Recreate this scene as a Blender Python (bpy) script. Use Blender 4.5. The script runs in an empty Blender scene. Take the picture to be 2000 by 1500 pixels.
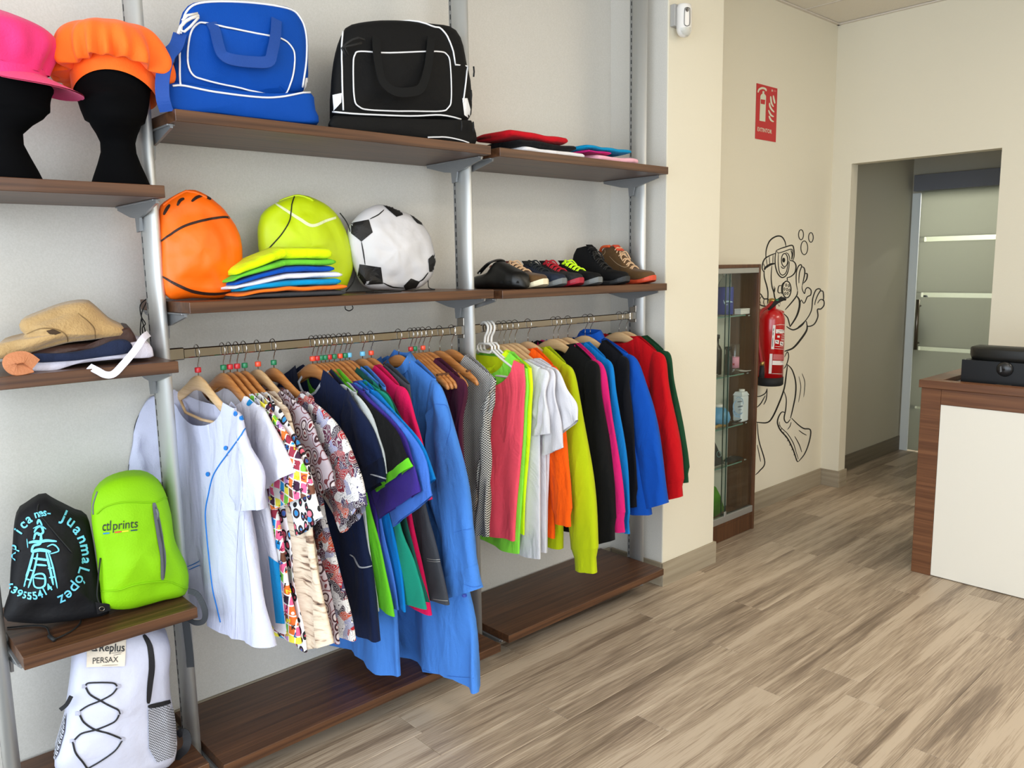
import bpy, math, random
from mathutils import Vector, Matrix, noise
from mathutils.bvhtree import BVHTree
PI = math.pi
SC = bpy.context.scene
COL = SC.collection
random.seed(7)

# ------------------------------------------------------------------ camera
FPX = 1563.759; YAW, PIT, ROL = .740667207, -.145792130, .0166878932
def cam_axes():
    f = Vector((math.sin(YAW)*math.cos(PIT), math.cos(YAW)*math.cos(PIT), math.sin(PIT)))
    rt = Vector((math.cos(YAW), -math.sin(YAW), 0)); d = f.cross(rt)
    r2 = rt*math.cos(ROL)+d*math.sin(ROL); d2 = -rt*math.sin(ROL)+d*math.cos(ROL)
    return r2, d2, f
RT, DN, FW = cam_axes()
EYE = Vector((0, 0, 1.5))
cd = bpy.data.cameras.new('camera'); cam = bpy.data.objects.new('camera', cd); COL.objects.link(cam)
cd.sensor_width = 36; cd.lens = FPX/2000*36; cd.clip_start = .05
m = Matrix((( RT.x, -DN.x, -FW.x, EYE.x), (RT.y, -DN.y, -FW.y, EYE.y), (RT.z, -DN.z, -FW.z, EYE.z), (0, 0, 0, 1)))
cam.matrix_world = m; SC.camera = cam

def ray(x, y): return RT*((x-1000)/FPX)+DN*((y-750)/FPX)+FW
def WY(x, y, Y): r = ray(x, y); return EYE+r*(Y/r.y)
def WX(x, y, X): r = ray(x, y); return EYE+r*(X/r.x)
def WZ(x, y, Z): r = ray(x, y); return EYE+r*((Z-1.5)/r.z)

# ------------------------------------------------------------------ light and exposure
SC.view_settings.view_transform = 'Standard'; SC.view_settings.look = 'None'
SC.view_settings.gamma = 1; SC.view_settings.use_curve_mapping = False
SC.view_settings.exposure = 0.40
w = bpy.data.worlds.new('world'); SC.world = w; w.use_nodes = True
w.node_tree.nodes['Background'].inputs[0].default_value = (.80, .90, 1.0, 1)
w.node_tree.nodes['Background'].inputs[1].default_value = 1.5
def area(name, loc, target, sx, sy, power, col):
    l = bpy.data.lights.new(name, 'AREA'); l.shape = 'RECTANGLE'; l.size = sx; l.size_y = sy
    l.energy = power; l.color = col
    o = bpy.data.objects.new(name, l); COL.objects.link(o); o.location = loc
    o.rotation_euler = (Vector(target)-Vector(loc)).to_track_quat('-Z', 'Y').to_euler()
    return o
area('window_daylight', (-1.75, .3, 1.6), (3, 1.2, 1.0), 3.6, 2.3, 84, (.80, .90, 1.0))
area('front_fill_light', (.2, -2.45, 1.5), (.9, 2.4, 1.2), 3.2, 2.2, 42, (.92, .96, 1.0))  # added fill from the camera side, lifts the wall under the shelves
area('ceiling_panel_near', (1.3, .2, 2.93), (1.3, .2, 0), 1.2, .6, 15, (1.0, .91, .78))
area('ceiling_panel_mid', (3.2, .9, 2.93), (3.2, .9, 0), .6, .6, 4, (1.0, .89, .74))
area('ceiling_panel_far', (4.3, -.9, 2.93), (4.3, -.9, 0), 1.2, .6, 46, (1.0, .89, .74))
area('back_room_lamp', (7.55, 2.1, 2.2), (6.6, 2.1, 1.1), 1.0, .8, 34, (1.0, .98, .93))

# ------------------------------------------------------------------ materials
MATS = {}
def lin(c): return tuple(((v/255)/12.92 if v/255 <= .04045 else ((v/255+.055)/1.055)**2.4) for v in c)
class NT:
    def __init__(s, name):
        s.m = bpy.data.materials.new(name); s.m.use_nodes = True; s.t = s.m.node_tree; s.n = s.t.nodes; s.b = s.n['Principled BSDF']
    def add(s, t, **k):
        n = s.n.new(t)
        for a, v in k.items():
            if a.startswith('i_'): n.inputs[int(a[2:])].default_value = v
            else: setattr(n, a, v)
        return n
    def l(s, a, ai, b, bi): s.t.links.new(a.outputs[ai], b.inputs[bi])
def ramp(nt, stops, interp='LINEAR'):
    r = nt.add('ShaderNodeValToRGB'); cr = r.color_ramp; cr.interpolation = interp
    while len(cr.elements) < len(stops): cr.elements.new(.5)
    for e, (p, c) in zip(cr.elements, stops): e.position = p; e.color = (*lin(c), 1)
    return r
def mat(name, c, rough=.6, metal=0, bump=0, bscale=60, sheen=0, spec=.5, coat=0, var=0):
    if name in MATS: return MATS[name]
    t = NT(name); b = t.b; wr_ = name.startswith('cloth_')
    b.inputs['Base Color'].default_value = (*lin(c), 1); b.inputs['Roughness'].default_value = rough
    b.inputs['Metallic'].default_value = metal; b.inputs['Specular IOR Level'].default_value = spec
    b.inputs['Coat Weight'].default_value = coat; b.inputs['Sheen Weight'].default_value = sheen
    b.inputs['Sheen Roughness'].default_value = .5
    tc = t.add('ShaderNodeTexCoord')
    if bump:
        n = t.add('ShaderNodeTexNoise'); n.inputs['Scale'].default_value = bscale; n.inputs['Detail'].default_value = 3
        t.l(tc, 3, n, 0); bp = t.add('ShaderNodeBump'); bp.inputs['Strength'].default_value = bump; bp.inputs['Distance'].default_value = .01
        t.l(n, 0, bp, 'Height'); t.l(bp, 0, b, 'Normal')
        if wr_:
            mp = t.add('ShaderNodeMapping'); mp.inputs['Scale'].default_value = (9, 9, 4); t.l(tc, 3, mp, 0)
            n3 = t.add('ShaderNodeTexNoise'); n3.inputs['Scale'].default_value = 1; n3.inputs['Detail'].default_value = 3; n3.inputs['Distortion'].default_value = .8; t.l(mp, 0, n3, 0)
            b3 = t.add('ShaderNodeBump'); b3.inputs['Strength'].default_value = .55; b3.inputs['Distance'].default_value = .035; t.l(n3, 0, b3, 'Height'); t.l(b3, 0, bp, 'Normal')
    if var:
        n2 = t.add('ShaderNodeTexNoise'); n2.inputs['Scale'].default_value = 5; t.l(tc, 3, n2, 0)
        d = tuple(max(0, v*(1-var)) for v in c); h = tuple(min(255, v*(1+var)) for v in c)
        r = ramp(t, [(.3, d), (.7, h)]); t.l(n2, 0, r, 0); t.l(r, 0, b, 'Base Color')
    MATS[name] = t.m; return t.m
def cloth(c, rough=.88, sheen=.04, bump=.25):
    return mat('cloth_%02x%02x%02x_%d' % (*c, int(rough*100)), c, rough, bump=bump, bscale=350, sheen=sheen, spec=.2)
def wood(name, c1, c2, axis='X', scale=1, rough=.4, coat=0.1, spec=.4):
    if name in MATS: return MATS[name]
    t = NT(name); tc = t.add('ShaderNodeTexCoord'); mp = t.add('ShaderNodeMapping')
    s = {'X': (1.2, 40, 40), 'Y': (40, 1.2, 40), 'Z': (40, 40, 1.2)}[axis]
    mp.inputs['Scale'].default_value = tuple(v*scale for v in s); t.l(tc, 3, mp, 0)
    n = t.add('ShaderNodeTexNoise'); n.inputs['Scale'].default_value = 1.6; n.inputs['Detail'].default_value = 6; n.inputs['Distortion'].default_value = .6
    t.l(mp, 0, n, 0); mid = tuple((a+b)/2 for a, b in zip(c1, c2))
    r = ramp(t, [(.3, c1), (.5, mid), (.72, c2)]); t.l(n, 0, r, 0); t.l(r, 0, t.b, 'Base Color')
    t.b.inputs['Roughness'].default_value = rough; t.b.inputs['Coat Weight'].default_value = coat; t.b.inputs['Specular IOR Level'].default_value = spec
    MATS[name] = t.m; return t.m
def glassmat(name, tint=(.93, .97, .95), refl=.08, rough=0.0):
    if name in MATS: return MATS[name]
    t = NT(name); tr = t.add('ShaderNodeBsdfTransparent'); tr.inputs[0].default_value = (*tint, 1)
    gl = t.add('ShaderNodeBsdfGlossy'); gl.inputs['Roughness'].default_value = rough
    mx = t.add('ShaderNodeMixShader'); lw = t.add('ShaderNodeLayerWeight'); lw.inputs[0].default_value = .12
    ma = t.add('ShaderNodeMath', operation='MULTIPLY_ADD'); ma.inputs[1].default_value = .5; ma.inputs[2].default_value = refl*.4
    t.l(lw, 0, ma, 0); t.l(ma, 0, mx, 0); t.l(tr, 0, mx, 1); t.l(gl, 0, mx, 2)
    o = t.n['Material Output']; t.l(mx, 0, o, 0); t.n.remove(t.b); MATS[name] = t.m; return t.m

# ------------------------------------------------------------------ object helpers
OFF = {}
def thing(name, label, cat, loc, group=None):
    o = bpy.data.objects.new(name, None); COL.objects.link(o); o.location = loc; o.empty_display_size = .05
    o['label'] = label; o['category'] = cat
    if group: o['group'] = group
    OFF[o.name] = Vector(loc); return o
def mobj(name, verts, faces, material, parent=None, smooth=True, uv=None, kind=None, label=None, cat=None, group=None):
    off = OFF[parent.name] if parent else Vector((0, 0, 0))
    own = Vector((0, 0, 0))
    if parent is None:
        own = Vector(verts[0]) if len(verts) else own
        xs = [v[0] for v in verts]; ys = [v[1] for v in verts]; zs = [v[2] for v in verts]
        own = Vector(((min(xs)+max(xs))/2, (min(ys)+max(ys))/2, min(zs))); off = own
    me = bpy.data.meshes.new(name)
    me.from_pydata([tuple(Vector(v)-off) for v in verts], [], faces); me.update()
    if smooth: me.polygons.foreach_set('use_smooth', [True]*len(me.polygons))
    if uv:
        u = me.uv_layers.new(name='UVMap'); flat = [0]*(2*len(me.loops))
        for i, lp in enumerate(me.loops): flat[2*i], flat[2*i+1] = uv[lp.vertex_index]
        u.data.foreach_set('uv', flat)
    o = bpy.data.objects.new(name, me); COL.objects.link(o)
    if material: me.materials.append(material)
    if parent: o.parent = parent
    else: o.location = own
    OFF[o.name] = off
    if kind: o['kind'] = kind
    if label: o['label'] = label
    if cat: o['category'] = cat
    if group: o['group'] = group
    return o
class MB:
    def __init__(s): s.v = []; s.f = []
    def add(s, v, f): n = len(s.v); s.v += [tuple(a) for a in v]; s.f += [tuple(i+n for i in q) for q in f]; return s
    def box(s, x0, x1, y0, y1, z0, z1, b=0):
        if b <= 0:
            v = [(x, y, z) for x in (x0, x1) for y in (y0, y1) for z in (z0, z1)]
            return s.add(v, [(0, 1, 3, 2), (4, 6, 7, 5), (0, 4, 5, 1), (2, 3, 7, 6), (0, 2, 6, 4), (1, 5, 7, 3)])
        # chamfered box: 24 verts
        v = []; idx = {}
        for ix, x in enumerate((x0, x1)):
            for iy, y in enumerate((y0, y1)):
                for iz, z in enumerate((z0, z1)):
                    sx, sy, sz = (1-2*ix)*b, (1-2*iy)*b, (1-2*iz)*b
                    for k, p in enumerate(((x, y+sy, z+sz), (x+sx, y, z+sz), (x+sx, y+sy, z))):
                        idx[ix, iy, iz, k] = len(v); v.append(p)
        f = []
        for ix in (0, 1): q = [idx[ix, a, c, 0] for a, c in ((0, 0), (0, 1), (1, 1), (1, 0))]; f.append(tuple(q if ix == 0 else q[::-1]))
        for iy in (0, 1): q = [idx[a, iy, c, 1] for a, c in ((0, 0), (1, 0), (1, 1), (0, 1))]; f.append(tuple(q if iy == 0 else q[::-1]))
        for iz in (0, 1): q = [idx[a, c, iz, 2] for a, c in ((0, 0), (0, 1), (1, 1), (1, 0))]; f.append(tuple(q if iz == 0 else q[::-1]))
        for iy in (0, 1):
            for iz in (0, 1): f.append((idx[0, iy, iz, 1], idx[1, iy, iz, 1], idx[1, iy, iz, 2], idx[0, iy, iz, 2]))
        for ix in (0, 1):
            for iz in (0, 1): f.append((idx[ix, 0, iz, 0], idx[ix, 1, iz, 0], idx[ix, 1, iz, 2], idx[ix, 0, iz, 2]))
            for iy in (0, 1): f.append((idx[ix, iy, 0, 0], idx[ix, iy, 1, 0], idx[ix, iy, 1, 1], idx[ix, iy, 0, 1]))
            for iy in (0, 1):
                for iz in (0, 1): f.append(tuple(idx[ix, iy, iz, k] for k in range(3)))
        return s.add(v, f)
    def loft(s, rings, closed=True, cap=(True, True)):
        n = len(rings[0]); v = [p for r in rings for p in r]; f = []
        m = n if closed else n-1
        for i in range(len(rings)-1):
            for j in range(m):
                k = (j+1) % n; f.append((i*n+j, i*n+k, (i+1)*n+k, (i+1)*n+j))
        if closed and cap[0]: f.append(tuple(range(n))[::-1])
        if closed and cap[1]: f.append(tuple((len(rings)-1)*n+j for j in range(n)))
        return s.add(v, f)
    def tube(s, pts, r, n=8, closed=False, flat=None):
        pts = [Vector(p) for p in pts]; rings = []; up = None; L = len(pts)
        for i, p in enumerate(pts):
            a = pts[(i-1) % L] if (closed or i > 0) else p; b = pts[(i+1) % L] if (closed or i < L-1) else p
            t = (b-a).normalized()
            if up is None:
                up = Vector((0, 0, 1)) if abs(t.z) < .9 else Vector((1, 0, 0))
            u = (up-t*up.dot(t))
            u = u.normalized() if u.length > 1e-6 else t.orthogonal().normalized()
            up = u; w_ = t.cross(u); rr = r[i] if isinstance(r, (list, tuple)) else r
            fl = flat or 1
            rings.append([p+u*math.cos(2*PI*k/n)*rr+w_*math.sin(2*PI*k/n)*rr*fl for k in range(n)])
        if closed: rings.append(rings[0])
        return s.loft(rings, cap=(not closed, not closed))
    def lathe(s, prof, c, n=28, axis='Z'):
        rings = []
        for r, h in prof:
            ring = []
            for k in range(n):
                a = 2*PI*k/n; q = (r*math.cos(a), r*math.sin(a), h)
                if axis == 'Y': q = (q[0], q[2], q[1])
                if axis == 'X': q = (q[2], q[0], q[1])
                ring.append((c[0]+q[0], c[1]+q[1], c[2]+q[2]))
            rings.append(ring)
        return s.loft(rings)
    def prism(s, poly, z0, z1, plane='XY'):
        mp = {'XY': lambda a, b, c: (a, b, c), 'XZ': lambda a, b, c: (a, c, b), 'YZ': lambda a, b, c: (c, a, b)}[plane]
        return s.loft([[mp(a, b, z0) for a, b in poly], [mp(a, b, z1) for a, b in poly]])
    def obj(s, name, material, parent=None, **k): return mobj(name, s.v, s.f, material, parent, **k)
def bx(name, d, material, parent=None, b=.002, **k): return MB().box(*d, b).obj(name, material, parent, smooth=False, **k)
def spline(pts, n=8, closed=False):
    P = [Vector(p) if len(p) == 3 else Vector((*p, 0)) for p in pts]; out = []; L = len(P)
    for i in range(L if closed else L-1):
        g = (lambda k: P[k % L]) if closed else (lambda k: P[max(0, min(L-1, k))])
        p0, p1, p2, p3 = g(i-1), g(i), g(i+1), g(i+2)
        for j in range(n):
            t = j/n; out.append(.5*((2*p1)+(p2-p0)*t+(2*p0-5*p1+4*p2-p3)*t*t+(3*p1-p0-3*p2+p3)*t**3))
    if not closed: out.append(P[-1])
    return out
def struct(o, name=None):
    o['kind'] = 'structure'; return o

# ---- projections of flat prints onto surfaces
def bvh_of(objs):
    V = []; F = []
    for o in objs:
        n = len(V); off = OFF[o.name]; V += [v.co+off for v in o.data.vertices]; F += [[i+n for i in p.vertices] for p in o.data.polygons]
    return BVHTree.FromPolygons(V, F)
def on_objs(objs, off=.0012):
    b = bvh_of(objs); vv = [v.co+OFF[o.name] for o in objs for v in o.data.vertices]; dm = (sum(vv, Vector())/len(vv)-EYE).length
    def f(x, y, near=False):
        d = ray(x, y).normalized(); h = b.ray_cast(EYE, d)
        if h[0] is None:
            if not near: return None
            h = b.find_nearest(EYE+d*dm); return h[0]+h[1]*off
        n = h[1] if h[1].dot(d) < 0 else -h[1]
        return h[0]+n*off-d*.0004
    return f
def on_y(Y): return lambda x, y: WY(x, y, Y)
def on_x(X): return lambda x, y: WX(x, y, X)
def flat_obj(name, v2, faces, mp, material, parent, **k):
    P = [mp(a, b) for a, b in v2]; keep = [f for f in faces if all(P[i] is not None for i in f)]
    if not keep: return None
    used = sorted({i for f in keep for i in f}); r = {i: n for n, i in enumerate(used)}
    return mobj(name, [P[i] for i in used] or [(0, 0, 0)], [tuple(r[i] for i in f) for f in keep], material, parent, smooth=False, **k)
def ribbon(pts, width, n=6, closed=False, taper=True):
    q = spline(pts, n, closed); L = len(q); v = []; f = []
    for i, p in enumerate(q):
        a = q[(i-1) % L] if (closed or i) else p; b = q[(i+1) % L] if (closed or i < L-1) else p
        t = (b-a).normalized() if (b-a).length > 1e-6 else Vector((1, 0, 0)); nn = Vector((-t.y, t.x, 0))
        wd = width*.5*((.35+.65*math.sin(PI*min(1, max(0, i/(L-1))))**.5) if taper and not closed else 1)
        v += [(p.x+nn.x*wd, p.y+nn.y*wd), (p.x-nn.x*wd, p.y-nn.y*wd)]
    for i in range(L if closed else L-1): k = (i+1) % L; f.append((2*i, 2*i+1, 2*k+1, 2*k))
    return v, f
def ribbons(name, strokes, mp, material, parent, **k):
    if len(strokes) > 1 and 'kind' not in k:
        for st in strokes: ribbons(name, [st], mp, material, parent, **k)
        return
    V = []; F = []
    for st in strokes:
        pts, wd = st[0], st[1]; cl = len(st) > 2 and st[2]
        v, f = ribbon(pts, wd, closed=cl, n=st[3] if len(st) > 3 else 6); n = len(V); V += v; F += [tuple(i+n for i in q) for q in f]
    return flat_obj(name, V, F, mp, material, parent, **k)
GL = {}
def glyphs(text, bold=0):
    key = (text, bold)
    if key in GL: return GL[key]
    c = bpy.data.curves.new('t', 'FONT'); c.body = text; c.size = 1; c.resolution_u = 3; c.offset = bold
    o = bpy.data.objects.new('t', c); COL.objects.link(o); dg = bpy.context.evaluated_depsgraph_get(); dg.update()
    me = o.evaluated_get(dg).to_mesh(); v = [(p.co.x, p.co.y) for p in me.vertices]; f = [tuple(p.vertices) for p in me.polygons]
    o.evaluated_get(dg).to_mesh_clear(); bpy.data.objects.remove(o); bpy.data.curves.remove(c)
    GL[key] = (v, f); return v, f
def text_px(name, text, org, ux, uy, mp, material, parent, bold=0, **k):
    v, f = glyphs(text, bold)
    return flat_obj(name, [(org[0]+ux[0]*a+uy[0]*b, org[1]+ux[1]*a+uy[1]*b) for a, b in v], f, mp, material, parent, **k)
def word_px(name, text, org, wvec, hvec, mp, material, parent, bold=0, **k):
    v, f = glyphs(text, bold); x0 = min(p[0] for p in v); x1 = max(p[0] for p in v); y1 = max(p[1] for p in glyphs('T', bold)[0])
    return flat_obj(name, [(org[0]+wvec[0]*(a-x0)/(x1-x0)+hvec[0]*b/y1, org[1]+wvec[1]*(a-x0)/(x1-x0)+hvec[1]*b/y1) for a, b in v], f, mp, material, parent, **k)
def poly_px(pts, sub=6):
    # fan grid fill of a roughly convex polygon
    n = len(pts); cx = sum(p[0] for p in pts)/n; cy = sum(p[1] for p in pts)/n; V = [(cx, cy)]; F = []
    q = []
    for i in range(n):
        a, b = pts[i], pts[(i+1) % n]
        for j in range(4): q.append((a[0]+(b[0]-a[0])*j/4, a[1]+(b[1]-a[1])*j/4))
    m_ = len(q)
    for s_ in range(1, sub+1):
        for a, b in q: V.append((cx+(a-cx)*s_/sub, cy+(b-cy)*s_/sub))
    for i in range(m_): F.append((0, 1+i, 1+(i+1) % m_))
    for s_ in range(sub-1):
        for i in range(m_):
            k = (i+1) % m_; F.append((1+s_*m_+i, 1+(s_+1)*m_+i, 1+(s_+1)*m_+k, 1+s_*m_+k))
    return V, F
def polys(name, plist, mp, material, parent, sub=5, **k):
    if len(plist) > 1 and 'kind' not in k:
        for p in plist: polys(name, [p], mp, material, parent, sub, **k)
        return
    V = []; F = []
    for p in plist:
        v, f = poly_px(p, sub); n = len(V); V += v; F += [tuple(i+n for i in q) for q in f]
    return flat_obj(name, V, F, mp, material, parent, **k)

# ------------------------------------------------------------------ common materials
WALL = mat('cream_paint', (224, 217, 197), .75, bump=.06, bscale=120)
def laminate():
    t = NT('pearl_wall_panel'); tc = t.add('ShaderNodeTexCoord'); n = t.add('ShaderNodeTexNoise'); n.inputs['Scale'].default_value = 240
    t.l(tc, 3, n, 0); r = ramp(t, [(.3, (203, 199, 190)), (.7, (212, 208, 200))]); t.l(n, 0, r, 0); t.l(r, 0, t.b, 'Base Color')
    t.b.inputs['Roughness'].default_value = .36; t.b.inputs['Specular IOR Level'].default_value = .5; return t.m
LAM = laminate()
SHELF = wood('walnut_shelf', (60, 36, 22), (102, 67, 42), 'X', 1.0, .42)
COUNTER = wood('walnut_counter', (88, 53, 31), (124, 82, 52), 'Y', 1.0, .42)
CABW = wood('walnut_cabinet', (72, 44, 26), (102, 66, 40), 'Z', 1.0, .45)
ALU = mat('brushed_aluminium', (206, 207, 205), .5, .7, bump=.02, bscale=300)
ALUD = mat('bracket_grey', (142, 144, 146), .42, .6)
CHROME = mat('chrome', (150, 143, 134), .14, 1)
WIRE = mat('hook_wire', (196, 194, 190), .22, 1)
BASEB = wood('baseboard_oak', (142, 130, 110), (172, 160, 138), 'X', .6, .55, 0)
BASEY = wood('baseboard_oak_side', (142, 130, 110), (172, 160, 138), 'Y', .6, .55, 0)
BLACK = mat('matt_black', (16, 16, 17), .75)
VELVET = mat('black_velvet', (5, 5, 6), .95, spec=.08)
HW = wood('hanger_wood', (174, 108, 54), (208, 146, 86), 'Y', 2.0, .38, .2)
HW2 = wood('hanger_wood_pale', (206, 166, 116), (228, 192, 146), 'Y', 2.0, .45, .1)
WPL = mat('white_plastic', (232, 228, 222), .35)
def floormat():
    t = NT('oak_plank'); tc = t.add('ShaderNodeTexCoord'); oi = t.add('ShaderNodeObjectInfo')
    wn = t.add('ShaderNodeTexWhiteNoise'); wn.noise_dimensions = '3D'; t.l(oi, 0, wn, 0)
    ad = t.add('ShaderNodeVectorMath', operation='MULTIPLY_ADD'); t.l(wn, 1, ad, 0); ad.inputs[1].default_value = (7, 7, 7); t.l(tc, 3, ad, 2)
    mp = t.add('ShaderNodeMapping'); mp.inputs['Scale'].default_value = (.55, 9, 1); t.l(ad, 0, mp, 0)
    n1 = t.add('ShaderNodeTexNoise'); n1.inputs['Scale'].default_value = 1.5; n1.inputs['Detail'].default_value = 5; n1.inputs['Distortion'].default_value = .35; t.l(mp, 0, n1, 0)
    wv = t.add('ShaderNodeMath', operation='MULTIPLY'); wv.inputs[1].default_value = 34; t.l(n1, 0, wv, 0)
    sn = t.add('ShaderNodeMath', operation='SINE'); t.l(wv, 0, sn, 0)
    m2 = t.add('ShaderNodeMapping'); m2.inputs['Scale'].default_value = (4, 120, 1); t.l(ad, 0, m2, 0)
    n2 = t.add('ShaderNodeTexNoise'); n2.inputs['Scale'].default_value = 2; n2.inputs['Detail'].default_value = 4; t.l(m2, 0, n2, 0)
    a1 = t.add('ShaderNodeMath', operation='MULTIPLY_ADD'); a1.inputs[1].default_value = .035; t.l(sn, 0, a1, 0); t.l(n1, 0, a1, 2)
    a2 = t.add('ShaderNodeMath', operation='MULTIPLY_ADD'); a2.inputs[1].default_value = .62; t.l(n2, 0, a2, 0); t.l(a1, 0, a2, 2)
    a3 = t.add('ShaderNodeMath', operation='MULTIPLY_ADD'); a3.inputs[1].default_value = .14; t.l(oi, 'Random', a3, 0); t.l(a2, 0, a3, 2)
    r = ramp(t, [(.58, (112, 96, 80)), (.74, (138, 121, 103)), (.87, (166, 148, 127)), (1.0, (188, 171, 150))]); t.l(a3, 0, r, 0); t.l(r, 0, t.b, 'Base Color')
    t.b.inputs['Roughness'].default_value = .42; t.b.inputs['Specular IOR Level'].default_value = .45
    bp = t.add('ShaderNodeBump'); bp.inputs['Strength'].default_value = .12; bp.inputs['Distance'].default_value = .003; t.l(n2, 0, bp, 'Height'); t.l(bp, 0, t.b, 'Normal')
    return t.m
PLANK = floormat()

# ================================================================== room shell
WYB = 2.505      # wall behind the shelving
fl = struct(bx('floor', (-2.0, 7.9, -2.6, 2.9, -.12, -.004), mat('screed', (70, 62, 54), .9), b=0))
pw, pl = .1405, 1.22; meshes = {}
def plank(x0, x1, y0, y1):
    L = round(x1-x0, 3); Wd = round(y1-y0, 3); k = (L, Wd)
    if k not in meshes:
        b = MB().box(-L/2+.0004, L/2-.0004, -Wd/2+.0004, Wd/2-.0004, -.0035, 0, .0012)
        me = bpy.data.meshes.new('plank'); me.from_pydata(b.v, [], b.f); me.materials.append(PLANK); meshes[k] = me
    o = bpy.data.objects.new('plank', meshes[k]); COL.objects.link(o); o.parent = fl
    o.location = Vector(((x0+x1)/2, (y0+y1)/2, 0))-OFF[fl.name]
rj = random.Random(3)
starts = {10: 1.985, 13: 2.593, 7: 2.61, 11: 3.83}
y = .030
for r_ in range(-1, 18):
    ya = y+r_*pw; yb = ya+pw
    if ya > 2.56: break
    s0 = starts.get(r_, rj.uniform(0, pl)); x = s0 - pl*math.ceil((s0-.2)/pl)
    while x < 6.7:
        a, b_ = max(x, .2), min(x+pl, 6.9)
        # leave what is hidden under the plinth walls alone
        if b_-a > .05: plank(a, b_, ya, yb)
        x += pl

struct(bx('wall_back', (-2.0, 5.11, WYB, WYB+.12, 0, 3.1), LAM, b=0))
bw = MB().box(3.3525, 5.11, WYB-.005, WYB, 0, 3.0); struct(bw.obj('wall_side', WALL, smooth=False))
col = struct(bx('wall_column', (2.9355, 3.3525, 2.185, WYB, 0, 3.0), WALL, b=.002))
# the column's side turned to the shelves carries the same pale panel as the wall
struct(bx('trim_1', (2.9345, 2.9355, 2.190, WYB, 0, 3.0), LAM, b=0))
far = MB()
far.box(5.11, 5.20, 2.375, WYB+.12, 0, 3.0); far.box(5.11, 5.20, -2.6, 1.529, 0, 3.0); far.box(5.11, 5.20, 1.529, 2.375, 2.106, 3.0)
struct(far.obj('wall_far', WALL, smooth=False))
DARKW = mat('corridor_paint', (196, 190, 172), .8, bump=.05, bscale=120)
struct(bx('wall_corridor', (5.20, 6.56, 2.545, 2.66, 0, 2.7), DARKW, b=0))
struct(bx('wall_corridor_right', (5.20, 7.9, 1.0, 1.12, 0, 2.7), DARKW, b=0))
struct(bx('wall_back_room', (7.8, 7.9, 1.12, 2.9, 0, 2.7), mat('back_room_paint', (216, 220, 208), .8), b=0))
struct(bx('wall_back_room_left', (6.56, 7.8, 2.9, 3.0, 0, 2.7), mat('back_room_paint', (216, 220, 208), .8), b=0))
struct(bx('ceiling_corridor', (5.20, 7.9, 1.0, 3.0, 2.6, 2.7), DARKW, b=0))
struct(bx('wall_right', (1.2, 5.2, -2.72, -2.6, 0, 3.0), WALL, b=0))
# storefront side stays open to the daylight with a low sill wall
struct(bx('wall_left', (-2.1, -2.0, -2.6, 2.6, 2.75, 3.1), WALL, b=0))
# ceiling with lay-in tiles
ce = struct(bx('ceiling', (-2.0, 5.2, -2.7, 2.62, 2.985, 3.1), mat('ceiling_board', (225, 219, 207), .9), b=0))
TILE = mat('ceiling_tile_mineral', (228, 220, 205), .95, bump=.3, bscale=220)
tb = MB().box(-.292, .292, -.292, .292, 0, .012, .003); tme = bpy.data.meshes.new('ceiling_tile'); tme.from_pydata(tb.v, [], tb.f); tme.materials.append(TILE)
grid = MB()
tys = [2.265-.6*i for i in range(5)]
for i in range(7):
    xc = 4.37-.6*i
    grid.box(xc+.292, xc+.308, -.8, WYB, 2.967, 2.982)
    for ty in tys:
        o = bpy.data.objects.new('ceiling_tile', tme); COL.objects.link(o); o.parent = ce
        o.location = Vector((xc, ty-.06, 2.970))-OFF[ce.name]
for ty in tys: grid.box(.4, 5.1, ty-.06-.308, ty-.06-.292, 2.967, 2.982)
xt = MB().box(4.678+.0, 5.095, -.8, 2.497, 2.970, 2.983, .002); mobj('ceiling_tile', xt.v, xt.f, TILE, ce, smooth=False)
grid.obj('ceiling_grid', mat('grid_white', (214, 205, 192), .6), ce, smooth=False)
ang = MB().box(.4, 5.11, WYB-.022, WYB-.004, 2.960, 2.968); ang.box(5.09, 5.11, -.8, WYB-.005, 2.960, 2.968)
struct(ang.obj('trim_2', mat('grid_white', (214, 205, 192), .6), smooth=False))
# baseboards
BH = .112
def bb(name, d, m_): return struct(bx(name, d, m_, b=.0015))
bb('baseboard_side', (3.98, 5.11, WYB-.018, WYB-.0055, 0, BH), BASEB)
bb('baseboard_far', (5.098, 5.11, 2.363, WYB-.018, 0, BH), BASEY)
bb('baseboard_jamb', (5.11, 5.212, 2.363, 2.375, 0, BH), BASEB)
bb('baseboard_column', (2.9235, 3.3645, 2.173, 2.185, 0, BH), BASEB)
bb('baseboard_column_side', (2.9235, 2.9345, 2.186, 2.49, 0, BH), BASEY)
bb('baseboard_column_return', (3.3525, 3.3645, 2.185, 2.315, 0, BH), BASEY)
bb('baseboard_back', (-2.0, 2.9235, WYB-.012, WYB-.0005, 0, BH), BASEB)
bb('baseboard_corridor', (5.20, 6.50, 2.533, 2.545, 0, BH), wood('baseboard_dark', (110, 100, 86), (134, 124, 106), 'X', .6, .6, 0))

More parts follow.
